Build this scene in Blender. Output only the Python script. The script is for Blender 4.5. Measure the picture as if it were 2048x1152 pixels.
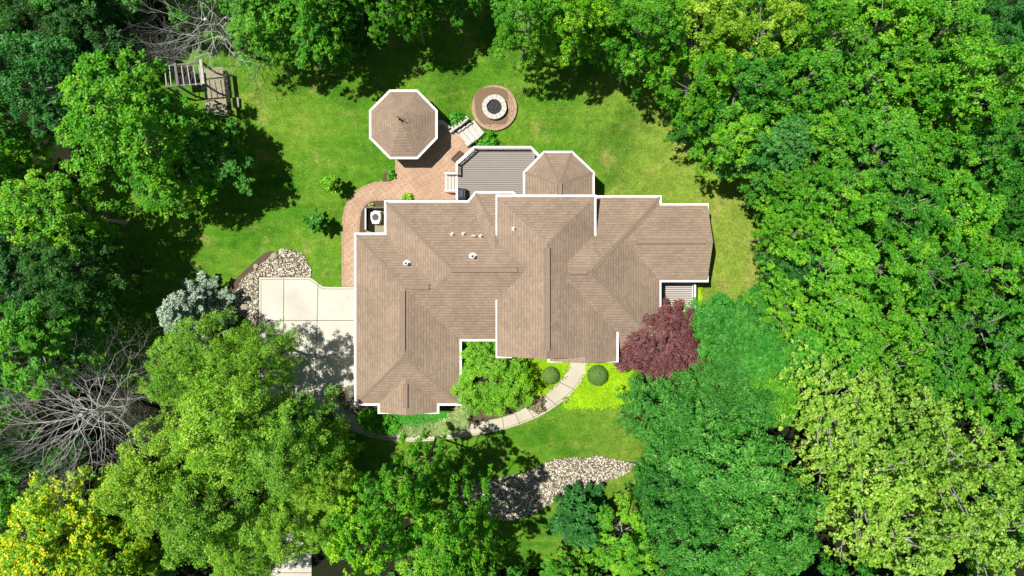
import bpy, bmesh, math, random
import numpy as np
from mathutils import Vector
R = math.radians
sc = bpy.context.scene
for o in list(bpy.data.objects): bpy.data.objects.remove(o)
C = sc.collection

# ------------------------------------------------------------------ camera, sky, sun, exposure
H = 55.0                       # camera height above the patio, metres
M = 0.04                       # metres per photo pixel at height 0
cam = bpy.data.objects.new('camera', bpy.data.cameras.new('camera')); C.objects.link(cam)
cam.location = (0, 0, H); cam.rotation_euler = (0, 0, 0)
cam.data.sensor_width = 36; cam.data.lens = 36*H/(2048*M)
cam.data.clip_end = 600; cam.data.clip_start = 0.5
sc.camera = cam
SUN = Vector((-0.340, 0.106, 1.0)).normalized()
w = bpy.data.worlds.new('World'); sc.world = w; w.use_nodes = True
sk = w.node_tree.nodes.new('ShaderNodeTexSky'); sk.sky_type = 'NISHITA'; sk.sun_disc = False
sk.sun_elevation = math.asin(SUN.z); sk.sun_rotation = math.atan2(SUN.x, SUN.y) % (2*math.pi)
bg = w.node_tree.nodes['Background']; bg.inputs[1].default_value = 0.05
w.node_tree.links.new(sk.outputs[0], bg.inputs[0])
sl = bpy.data.lights.new('sun', 'SUN'); sl.energy = 5.0; sl.angle = R(0.5); sl.color = (1, .965, .90)
so = bpy.data.objects.new('sun', sl); C.objects.link(so)
so.rotation_euler = (-SUN).to_track_quat('-Z', 'Y').to_euler()
sc.view_settings.view_transform = 'Standard'; sc.view_settings.look = 'None'
sc.view_settings.exposure = 0.2; sc.view_settings.gamma = 1
sc.render.engine = 'CYCLES'
sc.cycles.max_bounces = 5; sc.cycles.transparent_max_bounces = 4

# ------------------------------------------------------------------ helpers
def at(px, py, z=0.0):
    k = M*(1-z/H)
    return Vector(((px-1024)*k, (576-py)*k, z))
def xy(px, py, z=0.0):
    p = at(px, py, z); return (p.x, p.y)
def sm(a, b, x):
    t = min(1, max(0, (x-a)/(b-a))); return t*t*(3-2*t)
def zg(X, Y):
    """height of the terrain: level west of the house, falling 0.9 m to the east and north-east"""
    px = X/M+1024; py = 576-Y/M
    n = sm(868, 938, px); s = sm(1240, 1350, px); b = sm(330, 480, py)
    z = -0.9*(n*(1-b)+s*b)
    return z
def srgb(r, g, b):
    f = lambda c: (c/255/12.92) if c/255 <= .04045 else ((c/255+.055)/1.055)**2.4
    return (f(r), f(g), f(b), 1)
def tag(o, label=None, cat=None, group=None, kind=None):
    if label: o['label'] = label
    if cat: o['category'] = cat
    if group: o['group'] = group
    if kind: o['kind'] = kind
    return o
def empty(name, loc, label, cat, group=None, rz=0):
    o = bpy.data.objects.new(name, None); C.objects.link(o); o.location = loc; o.rotation_euler = (0, 0, rz)
    o.empty_display_size = .3
    return tag(o, label, cat, group)

class MB:
    def __init__(s): s.v = []; s.f = []; s.uv = []
    def face(s, pts, uv=None):
        i = len(s.v); s.v += [tuple(p) for p in pts]; s.f.append(list(range(i, i+len(pts))))
        s.uv.append(uv if uv else [(p[0], p[1]) for p in pts])
    def prism(s, poly, z0, z1, zf=None):
        if area(poly) < 0: poly = poly[::-1]
        n = len(poly)
        s.face([(x, y, z1) for x, y in poly])
        s.face([(x, y, z0) for x, y in poly[::-1]])
        for i in range(n):
            a, b = poly[i], poly[(i+1) % n]
            L = math.hypot(b[0]-a[0], b[1]-a[1])
            s.face([(a[0], a[1], z0), (b[0], b[1], z0), (b[0], b[1], z1), (a[0], a[1], z1)], [(0, z0), (L, z0), (L, z1), (0, z1)])
    def box(s, c, size, rz=0, rx=0, ry=0):
        from mathutils import Euler
        m = Euler((rx, ry, rz)).to_matrix(); c = Vector(c); sx, sy, sz = [q/2 for q in size]
        P = [c+m@Vector((a*sx, b*sy, d*sz)) for a in (-1, 1) for b in (-1, 1) for d in (-1, 1)]
        for q in ((0, 1, 3, 2), (4, 6, 7, 5), (0, 4, 5, 1), (2, 3, 7, 6), (0, 2, 6, 4), (1, 5, 7, 3)):
            s.face([P[i] for i in q])
    def beam(s, a, b, w, h):
        a, b = Vector(a), Vector(b); d = (b-a); L = d.length; d.normalize()
        up = Vector((0, 0, 1)) if abs(d.z) < .95 else Vector((0, 1, 0))
        x = d.cross(up).normalized(); y = x.cross(d).normalized()
        P = [p+x*i*w/2+y*j*h/2 for p in (a, b) for i, j in ((-1, -1), (1, -1), (1, 1), (-1, 1))]
        for q in ((0, 1, 2, 3), (7, 6, 5, 4), (0, 4, 5, 1), (1, 5, 6, 2), (2, 6, 7, 3), (3, 7, 4, 0)):
            s.face([P[i] for i in q])
    def strip(s, pts, wd, z0, z1, closed=False):
        """mitred band along a plan polyline"""
        n = len(pts); Lf = []; Rt = []
        for i in range(n):
            a = pts[i-1] if (i > 0 or closed) else None
            b = pts[(i+1) % n] if (i < n-1 or closed) else None
            p = Vector(pts[i])
            d1 = (p-Vector(a)).normalized() if a is not None else None
            d2 = (Vector(b)-p).normalized() if b is not None else None
            if d1 is None: d1 = d2
            if d2 is None: d2 = d1
            n1 = Vector((-d1.y, d1.x)); n2 = Vector((-d2.y, d2.x)); m = (n1+n2).normalized()
            k = wd/2/max(.3, m.dot(n1))
            Lf.append(p+m*k); Rt.append(p-m*k)
        rng = range(n if closed else n-1); u = 0
        for i in rng:
            j = (i+1) % n
            a, b, c, d = Lf[i], Rt[i], Rt[j], Lf[j]; L = (c-b).length
            s.face([(a.x, a.y, z1), (b.x, b.y, z1), (c.x, c.y, z1), (d.x, d.y, z1)], [(u, 0), (u, wd), (u+L, wd), (u+L, 0)])
            s.face([(a.x, a.y, z0), (a.x, a.y, z1), (d.x, d.y, z1), (d.x, d.y, z0)])
            s.face([(b.x, b.y, z1), (b.x, b.y, z0), (c.x, c.y, z0), (c.x, c.y, z1)])
            s.face([(a.x, a.y, z0), (d.x, d.y, z0), (c.x, c.y, z0), (b.x, b.y, z0)])
            u += L
        if not closed:
            for i in (0, n-1):
                a, b = Lf[i], Rt[i]; s.face([(a.x, a.y, z0), (b.x, b.y, z0), (b.x, b.y, z1), (a.x, a.y, z1)])
    def tube(s, pts, rad, n=6, cap=True):
        pts = [Vector(p) for p in pts]; rings = []
        for i, p in enumerate(pts):
            d = (pts[min(i+1, len(pts)-1)]-pts[max(i-1, 0)]).normalized()
            up = Vector((0, 0, 1)) if abs(d.z) < .9 else Vector((1, 0, 0))
            x = d.cross(up).normalized(); y = d.cross(x)
            rings.append([p+(x*math.cos(2*math.pi*k/n)+y*math.sin(2*math.pi*k/n))*rad[i] for k in range(n)])
        base = len(s.v)
        for r in rings: s.v += [tuple(q) for q in r]
        for i in range(len(pts)-1):
            for k in range(n):
                a = base+i*n+k; b = base+i*n+(k+1) % n
                s.f.append([a, a+n, b+n, b]); s.uv.append([(0, 0)]*4)
        if cap:
            s.f.append([base+(len(pts)-1)*n+k for k in range(n)][::-1]); s.uv.append([(0, 0)]*n)
    def lathe(s, c, prof, n=32):
        """prof: list of (r, z), swept round c"""
        for i in range(len(prof)-1):
            (r0, z0), (r1, z1) = prof[i], prof[i+1]
            for k in range(n):
                a, b = 2*math.pi*k/n, 2*math.pi*(k+1)/n
                q = [(c[0]+r0*math.cos(a), c[1]+r0*math.sin(a), z0), (c[0]+r0*math.cos(b), c[1]+r0*math.sin(b), z0),
                     (c[0]+r1*math.cos(b), c[1]+r1*math.sin(b), z1), (c[0]+r1*math.cos(a), c[1]+r1*math.sin(a), z1)]
                u0, u1 = a*max(r0, r1), b*max(r0, r1); v0, v1 = (r0+z0), (r1+z1)
                if r0 < 1e-6: s.face([q[0], q[2], q[3]], [(u0, v0), (u1, v1), (u0, v1)])
                elif r1 < 1e-6: s.face([q[0], q[1], q[2]], [(u0, v0), (u1, v0), (u1, v1)])
                else: s.face(q, [(u0, v0), (u1, v0), (u1, v1), (u0, v1)])
    def build(s, name, mat, parent=None, origin=None, smooth=False, merge=False):
        me = bpy.data.meshes.new(name)
        if origin is not None: o3 = Vector(origin)
        else:
            r = parent
            while r is not None and r.type != 'EMPTY': r = r.parent
            o3 = r.matrix_basis.translation.copy() if r is not None else Vector((0, 0, 0))
        me.from_pydata([tuple(Vector(v)-o3) for v in s.v], [], s.f)
        uvl = me.uv_layers.new(name='UVMap'); flat = [c for f in s.uv for p in f for c in p]
        uvl.data.foreach_set('uv', flat)
        if merge:
            bm = bmesh.new(); bm.from_mesh(me); bmesh.ops.remove_doubles(bm, verts=bm.verts, dist=1e-4); bm.to_mesh(me); bm.free()
        me.update()
        if smooth: me.polygons.foreach_set('use_smooth', [True]*len(me.polygons))
        me.materials.append(mat)
        o = bpy.data.objects.new(name, me); C.objects.link(o)
        if parent is not None:
            o.parent = parent
        if parent is None and origin is not None: o.location = o3
        return o
def area(p): return sum(p[i-1][0]*p[i][1]-p[i][0]*p[i-1][1] for i in range(len(p)))/2
def clip(poly, f):
    """keep the part of a plan polygon where the affine f >= 0"""
    out = []
    for i in range(len(poly)):
        a, b = poly[i-1], poly[i]; fa, fb = f(a), f(b)
        if fa >= 0: out.append(a)
        if (fa >= 0) != (fb >= 0):
            t = fa/(fa-fb); out.append((a[0]+(b[0]-a[0])*t, a[1]+(b[1]-a[1])*t))
    return out
def inside(px, py, poly):
    """vectorised point in polygon"""
    px = np.asarray(px); py = np.asarray(py); c = np.zeros(px.shape, bool); n = len(poly)
    for i in range(n):
        x0, y0 = poly[i-1]; x1, y1 = poly[i]
        if y0 == y1: continue
        c ^= ((y0 > py) != (y1 > py)) & (px < (x1-x0)*(py-y0)/(y1-y0)+x0)
    return c
def smooth_poly(pts, it=2, closed=True):
    for _ in range(it):
        out = []; n = len(pts)
        for i in range(n if closed else n-1):
            a, b = pts[i], pts[(i+1) % n]
            out += [(a[0]*.75+b[0]*.25, a[1]*.75+b[1]*.25), (a[0]*.25+b[0]*.75, a[1]*.25+b[1]*.75)]
        if not closed: out = [pts[0]]+out+[pts[-1]]
        pts = out
    return pts

# ------------------------------------------------------------------ materials
class NT:
    def __init__(s, name):
        s.m = bpy.data.materials.new(name); s.m.use_nodes = True; s.t = s.m.node_tree; s.b = s.t.nodes['Principled BSDF']
        s.out = s.t.nodes['Material Output']
    def n(s, typ, **k):
        x = s.t.nodes.new(typ)
        for a, b in k.items():
            if a.startswith('i_'): x.inputs[a[2:].replace('_', ' ')].default_value = b
            else: setattr(x, a, b)
        return x
    def l(s, a, b): s.t.links.new(a, b)
    def noise(s, scale, detail=4, coord=None, rough=.55):
        t = s.n('ShaderNodeTexNoise'); t.inputs['Scale'].default_value = scale; t.inputs['Detail'].default_value = detail
        t.inputs['Roughness'].default_value = rough
        if coord is None: coord = s.geo()
        s.l(coord, t.inputs['Vector']); return t.outputs['Fac']
    def geo(s):
        if not hasattr(s, '_g'): s._g = s.n('ShaderNodeNewGeometry').outputs['Position']
        return s._g
    def uv(s): return s.n('ShaderNodeTexCoord').outputs['UV']
    def ramp(s, fac, stops):
        r = s.n('ShaderNodeValToRGB'); e = r.color_ramp.elements
        while len(e) < len(stops): e.new(.5)
        for i, (p, c) in enumerate(stops): e[i].position = p; e[i].color = c
        s.l(fac, r.inputs[0]); return r.outputs[0]
    def mix(s, fac, a, b, typ='MIX'):
        x = s.n('ShaderNodeMix', data_type='RGBA', blend_type=typ)
        for sock, v in ((x.inputs[0], fac), (x.inputs[6], a), (x.inputs[7], b)):
            if isinstance(v, (tuple, float, int)): sock.default_value = v
            else: s.l(v, sock)
        return x.outputs[2]
    def math(s, op, a, b=None):
        x = s.n('ShaderNodeMath', operation=op)
        for i, v in enumerate((a, b)):
            if v is None: continue
            if isinstance(v, (int, float)): x.inputs[i].default_value = v
            else: s.l(v, x.inputs[i])
        return x.outputs[0]
    def bump(s, h, strength=.3, dist=.02):
        b = s.n('ShaderNodeBump'); b.inputs['Strength'].default_value = strength; b.inputs['Distance'].default_value = dist
        s.l(h, b.inputs['Height']); s.l(b.outputs[0], s.b.inputs['Normal'])
    def done(s, col, rough=.7, spec=.3):
        if isinstance(col, tuple): s.b.inputs['Base Color'].default_value = col
        else: s.l(col, s.b.inputs['Base Color'])
        s.b.inputs['Roughness'].default_value = rough; s.b.inputs['Specular IOR Level'].default_value = spec
        return s.m
def mat_plain(name, c, rough=.6, spec=.3, var=.25, scale=2.5, bump=0, metal=0):
    t = NT(name); f = t.noise(scale, 5); f2 = t.noise(scale*9, 3)
    d = tuple(q*(1-var) for q in c[:3])+(1,); e = tuple(min(1, q*(1+var*.5)) for q in c[:3])+(1,)
    col = t.mix(t.math('MULTIPLY', t.math('ADD', f, f2), .5), d, e)
    if bump: t.bump(f2, bump)
    t.b.inputs['Metallic'].default_value = metal
    return t.done(col, rough, spec)
def mat_shingle():
    t = NT('shingle'); uv = t.uv()
    br = t.n('ShaderNodeTexBrick', offset=.37, offset_frequency=2); t.l(uv, br.inputs['Vector'])
    br.inputs['Scale'].default_value = 1; br.inputs['Brick Width'].default_value = .33; br.inputs['Row Height'].default_value = .225
    br.inputs['Mortar Size'].default_value = .012; br.inputs['Mortar Smooth'].default_value = 1; br.inputs['Bias'].default_value = -.15
    br.inputs['Color1'].default_value = (.370, .280, .207, 1); br.inputs['Color2'].default_value = (.298, .223, .164, 1)
    br.inputs['Mortar'].default_value = (.240, .180, .130, 1)
    sp = t.n('ShaderNodeSeparateXYZ'); t.l(uv, sp.inputs[0])
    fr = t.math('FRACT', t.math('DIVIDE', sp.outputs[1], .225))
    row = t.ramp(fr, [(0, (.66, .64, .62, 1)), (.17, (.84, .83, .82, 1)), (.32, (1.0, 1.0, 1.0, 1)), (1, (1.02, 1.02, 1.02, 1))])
    big = t.ramp(t.noise(.35, 4), [(.3, (.82, .81, .80, 1)), (.7, (1.05, 1.04, 1.03, 1))])
    gr = t.ramp(t.noise(9, 3), [(.3, (.86, .86, .86, 1)), (.72, (1.13, 1.12, 1.10, 1))])
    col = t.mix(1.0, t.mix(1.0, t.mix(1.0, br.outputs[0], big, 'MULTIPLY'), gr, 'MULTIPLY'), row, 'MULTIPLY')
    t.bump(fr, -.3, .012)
    return t.done(col, .9, .2)
def mat_brick():
    t = NT('clay_paver'); mp = t.n('ShaderNodeMapping'); mp.inputs['Rotation'].default_value = (0, 0, R(-40)); t.l(t.geo(), mp.inputs[0])
    br = t.n('ShaderNodeTexBrick', offset=.5); t.l(mp.outputs[0], br.inputs['Vector'])
    br.inputs['Scale'].default_value = 1; br.inputs['Brick Width'].default_value = .80; br.inputs['Row Height'].default_value = .15
    br.inputs['Mortar Size'].default_value = .028; br.inputs['Mortar Smooth'].default_value = .4
    br.inputs['Color1'].default_value = (.58, .43, .30, 1); br.inputs['Color2'].default_value = (.48, .335, .225, 1)
    br.inputs['Mortar'].default_value = (.33, .19, .125, 1)
    f = t.ramp(t.noise(.5, 5), [(.3, (.85, .78, .74, 1)), (.72, (1.12, 1.12, 1.12, 1))])
    return t.done(t.mix(1.0, br.outputs[0], f, 'MULTIPLY'), .85, .2)
def mat_edge_brick():
    t = NT('edge_paver'); br = t.n('ShaderNodeTexBrick', offset=.0); t.l(t.uv(), br.inputs['Vector'])
    br.inputs['Scale'].default_value = 1; br.inputs['Brick Width'].default_value = .13; br.inputs['Row Height'].default_value = .6
    br.inputs['Mortar Size'].default_value = .014
    br.inputs['Color1'].default_value = (.50, .37, .25, 1); br.inputs['Color2'].default_value = (.40, .25, .16, 1); br.inputs['Mortar'].default_value = (.22, .14, .09, 1)
    return t.done(br.outputs[0], .85, .2)
def mat_ring_brick():
    t = NT('ring_paver'); br = t.n('ShaderNodeTexBrick', offset=.5); t.l(t.uv(), br.inputs['Vector'])
    br.inputs['Scale'].default_value = 1; br.inputs['Brick Width'].default_value = .20; br.inputs['Row Height'].default_value = .155
    br.inputs['Mortar Size'].default_value = .018
    br.inputs['Color1'].default_value = (.55, .42, .28, 1); br.inputs['Color2'].default_value = (.40, .24, .15, 1); br.inputs['Mortar'].default_value = (.13, .08, .05, 1)
    return t.done(br.outputs[0], .85, .2)
def mat_lawn():
    t = NT('lawn_grass'); g = t.geo()
    base = t.ramp(t.noise(.13, 6, rough=.65), [(.32, (.040, .155, .009, 1)), (.46, (.078, .225, .013, 1)), (.58, (.125, .270, .021, 1)), (.72, (.215, .320, .038, 1))])
    # drier, more olive turf towards the east of the plot
    sx = t.n('ShaderNodeSeparateXYZ'); t.l(g, sx.inputs[0])
    e = t.n('ShaderNodeMapRange'); t.l(sx.outputs[0], e.inputs[0])
    for i, v in ((1, 3.0), (2, 15.0), (3, 0.0), (4, .75)): e.inputs[i].default_value = v
    base = t.mix(e.outputs[0], base, (.270, .330, .055, 1))
    st = t.n('ShaderNodeMapping'); st.inputs['Rotation'].default_value = (0, 0, R(28)); st.inputs['Scale'].default_value = (.28, 2.4, 1); t.l(g, st.inputs[0])
    stn = t.noise(.55, 4, st.outputs[0])
    base = t.mix(t.ramp(stn, [(.42, (0, 0, 0, 1)), (.7, (.6, .6, .6, 1))]), base, (.190, .310, .034, 1))
    dry = t.noise(.42, 7, rough=.72)
    base = t.mix(t.ramp(dry, [(.56, (0, 0, 0, 1)), (.70, (.70, .70, .70, 1))]), base, (.400, .340, .115, 1))
    dk = t.noise(.28, 5)
    base = t.mix(t.ramp(dk, [(.34, (.55, .55, .55, 1)), (.48, (0, 0, 0, 1))]), base, (.045, .150, .009, 1))
    fine = t.ramp(t.noise(7, 4), [(.3, (.60, .66, .60, 1)), (.7, (1.32, 1.26, 1.3, 1))])
    fine2 = t.ramp(t.noise(1.6, 5), [(.3, (.72, .77, .74, 1)), (.7, (1.20, 1.13, 1.15, 1))])
    col = t.mix(1.0, t.mix(1.0, t.mix(1.0, base, (.93, .95, .93, 1), 'MULTIPLY'), fine, 'MULTIPLY'), fine2, 'MULTIPLY')
    sp = t.n('ShaderNodeTexVoronoi'); sp.inputs['Scale'].default_value = 1.3; t.l(g, sp.inputs['Vector'])
    col = t.mix(t.ramp(sp.outputs['Distance'], [(.05, (.6, .6, .6, 1)), (.11, (0, 0, 0, 1))]), col, (.34, .36, .13, 1))
    t.bump(t.noise(22, 3), .5, .05)
    return t.done(col, .95, .08)
def mat_concrete(name, c=(.56, .52, .44, 1)):
    t = NT(name)
    f = t.ramp(t.noise(.45, 6), [(.3, (.82, .81, .78, 1)), (.7, (1.06, 1.06, 1.05, 1))])
    f2 = t.ramp(t.noise(14, 4), [(.3, (.93, .93, .93, 1)), (.7, (1.05, 1.05, 1.05, 1))])
    st = t.ramp(t.noise(.9, 7, rough=.75), [(.56, (1, 1, 1, 1)), (.70, (.80, .77, .72, 1))])
    return t.done(t.mix(1.0, t.mix(1.0, t.mix(1.0, c, f, 'MULTIPLY'), f2, 'MULTIPLY'), st, 'MULTIPLY'), .85, .2)
def mat_tint(name, stops, rough=.8, spec=.2, extra=9):
    t = NT(name); a = t.n('ShaderNodeAttribute', attribute_name='tint')
    col = t.ramp(a.outputs['Fac'], stops)
    f = t.ramp(t.noise(extra, 3), [(.3, (.8, .8, .8, 1)), (.7, (1.1, 1.1, 1.1, 1))])
    return t.done(t.mix(1.0, col, f, 'MULTIPLY'), rough, spec)
def mat_leaf(name, stops, trans=.28, rough=.5, spec=.4):
    t = NT(name); a = t.n('ShaderNodeAttribute', attribute_name='tint')
    col = t.ramp(a.outputs['Fac'], stops)
    p = t.noise(.22, 3)
    col = t.mix(1.0, col, t.ramp(p, [(.35, (.80, .84, .8, 1)), (.65, (1.15, 1.1, 1.05, 1))]), 'MULTIPLY')
    oi = t.n('ShaderNodeObjectInfo'); col = t.mix(1.0, col, t.ramp(oi.outputs['Random'], [(0, (.80, .88, .92, 1)), (.5, (1.05, 1.04, 1, 1)), (1, (1.4, 1.14, 1.0, 1))]), 'MULTIPLY')
    t.done(col, rough, spec)
    tr = t.n('ShaderNodeBsdfTranslucent'); t.l(t.mix(1.0, col, (1.15, 1.2, .6, 1), 'MULTIPLY'), tr.inputs[0])
    mx = t.n('ShaderNodeMixShader'); mx.inputs[0].default_value = trans
    t.l(t.b.outputs[0], mx.inputs[1]); t.l(tr.outputs[0], mx.inputs[2]); t.l(mx.outputs[0], t.out.inputs[0])
    return t.m
def L3(a, b, c): return [(0.0, a+(1,)), (.5, b+(1,)), (1.0, c+(1,))]
LEAF = {
 'bright': mat_leaf('leaf_bright', L3((.045, .240, .010), (.115, .430, .018), (.360, .670, .040))),
 'mid':    mat_leaf('leaf_mid', L3((.028, .170, .010), (.065, .320, .018), (.190, .480, .040))),
 'teal':   mat_leaf('leaf_teal', L3((.020, .150, .022), (.055, .270, .042), (.150, .430, .110))),
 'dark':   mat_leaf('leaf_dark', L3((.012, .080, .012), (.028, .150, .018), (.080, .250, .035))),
 'yellow': mat_leaf('leaf_yellow_green', L3((.050, .250, .008), (.135, .470, .014), (.400, .690, .030))),
 'fine':   mat_leaf('leaf_fine', L3((.050, .200, .008), (.190, .450, .018), (.560, .800, .100))),
 'lace':   mat_leaf('leaf_lace', L3((.090, .280, .015), (.290, .550, .045), (.660, .800, .180))),
 'glossy': mat_leaf('leaf_glossy', L3((.012, .110, .010), (.045, .270, .022), (.230, .540, .120)), rough=.55, spec=.3, trans=.2),
 'fern':   mat_leaf('leaf_fern', L3((.022, .190, .012), (.055, .340, .022), (.190, .520, .050))),
 'flower': mat_leaf('leaf_flowering', [(0, (.05, .22, .010, 1)), (.32, (.13, .42, .014, 1)), (.60, (.28, .58, .015, 1)), (.66, (.72, .74, .008, 1)), (1, (.90, .80, .012, 1))]),
 'purple': mat_leaf('leaf_purple', L3((.045, .014, .018), (.135, .042, .046), (.285, .098, .092)), trans=.12),
 'chart':  mat_leaf('leaf_chartreuse', L3((.060, .270, .005), (.200, .520, .008), (.420, .720, .015))),
 'lime':   mat_leaf('leaf_lime', L3((.110, .320, .005), (.330, .600, .006), (.560, .790, .012))),
 'blue':   mat_leaf('needle_blue', L3((.150, .240, .170), (.330, .450, .350), (.600, .720, .600)), trans=.05, rough=.6),
 'vari':   mat_leaf('leaf_variegated', L3((.100, .230, .035), (.340, .470, .130), (.720, .760, .400))),
 'hedge':  mat_leaf('leaf_hedge', L3((.020, .190, .012), (.045, .300, .016), (.090, .400, .020)), trans=.15),
 'shrub':  mat_leaf('leaf_shrub', L3((.030, .230, .012), (.080, .400, .016), (.200, .560, .025))),
 'trim':   mat_leaf('leaf_trimmed', L3((.075, .165, .030), (.120, .240, .038), (.175, .310, .050)), trans=.08, rough=.7),
 'tan':    mat_leaf('leaf_grey_tan', L3((.12, .10, .06), (.28, .24, .16), (.42, .38, .28)), trans=.1),
}
MT = {
 'shingle': mat_shingle(), 'brick': mat_brick(), 'edge': mat_edge_brick(), 'ring': mat_ring_brick(), 'lawn': mat_lawn(),
 'hip': mat_plain('hip_shingle', (.265, .197, .147, 1), .9, .2, .25, 6),
 'cap_shadow': mat_plain('cap_shadow_strip', (.13, .095, .072, 1), .9),  # dark tone for the shadow painted beside the ridge caps
 'dead': mat_plain('dead_wood', (.58, .56, .52, 1), .9, .1, .25, 3),
 'cap': mat_plain('ridge_shingle', (.290, .212, .165, 1), .9, .2, .3, 3),
 'white': mat_plain('white_paint', (.86, .86, .87, 1), .45, .4, .06, 1.5),
 'siding': mat_plain('siding', (.42, .36, .28, 1), .8, .2, .12, 1),
 'conc': mat_concrete('concrete', (.62, .585, .51, 1)), 'path': mat_concrete('path_concrete', (.56, .50, .40, 1)),
 'joint': mat_plain('joint', (.12, .11, .10, 1), .9),
 'lime_stone': mat_plain('limestone', (.56, .54, .49, 1), .8, .2, .2, 3, .2),
 'deck': mat_plain('deck_board', (.335, .30, .265, 1), .75, .25, .18, 1.2),
 'deck2': mat_plain('balcony_board', (.25, .195, .145, 1), .75, .25, .18, 1.2),
 'soil': mat_plain('soil', (.13, .095, .065, 1), .95, .1, .6, 4, .5),
 'forest': mat_plain('forest_soil', (.022, .028, .012, 1), .98, .05, .6, 1.2, .5),
 'mud': mat_plain('wet_mud', (.175, .095, .040, 1), .55, .4, .35, 1.4),
 'black': mat_plain('black_paint', (.012, .012, .014, 1), .5, .4, .2),
 'glass': mat_plain('glass', (.02, .03, .04, 1), .08, .6, .1),
 'char': mat_plain('charcoal', (.085, .090, .088, 1), .95, .1, .8, 12, .6),
 'wood': mat_plain('weathered_wood', (.20, .19, .175, 1), .85, .2, .4, 4),
 'darkwood': mat_plain('dark_wood', (.022, .018, .015, 1), .85, .2, .4, 4),
 'sand': mat_plain('sand', (.34, .31, .21, 1), .95, .1, .35, 3),
 'bark': mat_plain('bark', (.11, .085, .06, 1), .95, .1, .5, 5, .5),
 'pale_bark': mat_plain('pale_bark', (.42, .39, .35, 1), .9, .1, .3, 3),
 'slate': mat_plain('slate_cover', (.060, .078, .092, 1), .6, .3, .25, 3),
 'metal': mat_plain('light_metal', (.60, .60, .58, 1), .4, .5, .1),
 'stone': mat_tint('cobble', L3((.14, .110, .070), (.48, .42, .30), (.84, .80, .70))),
 'boulder': mat_plain('boulder_rock', (.42, .36, .26, 1), .9, .2, .4, 3, .5),
}

# ------------------------------------------------------------------ numpy mesh makers
def npmesh(name, V, F, tint=None, mat=None, k=4, smooth=False):
    me = bpy.data.meshes.new(name); n = len(F)
    me.vertices.add(len(V)); me.vertices.foreach_set('co', np.asarray(V, np.float32).ravel())
    me.loops.add(n*k); me.loops.foreach_set('vertex_index', np.asarray(F, np.int32).ravel())
    me.polygons.add(n); me.polygons.foreach_set('loop_start', np.arange(0, n*k, k, dtype=np.int32))
    me.update(calc_edges=True)
    if tint is not None:
        a = me.attributes.new('tint', 'FLOAT', 'FACE'); a.data.foreach_set('value', np.asarray(tint, np.float32))
    if smooth: me.polygons.foreach_set('use_smooth', [True]*n)
    if mat: me.materials.append(mat)
    me.validate(); return me
def leaves(name, P, N, size, asp, tint, mat, rng):
    n = len(P); N = N/np.linalg.norm(N, axis=1, keepdims=True)
    r = rng.normal(size=(n, 3)); T = np.cross(N, r); T /= np.linalg.norm(T, axis=1, keepdims=True); B = np.cross(N, T)
    s = size[:, None]
    a = P+T*s*.5*asp; c = P-T*s*.5*asp; b = P+B*s*.5-T*s*.1+N*s*.07; d = P-B*s*.5-T*s*.1+N*s*.07
    V = np.stack([a, b, c, d], 1).reshape(-1, 3); F = np.arange(n*4).reshape(n, 4)
    return npmesh(name, V, F, np.clip(tint, 0, 1), mat)
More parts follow.
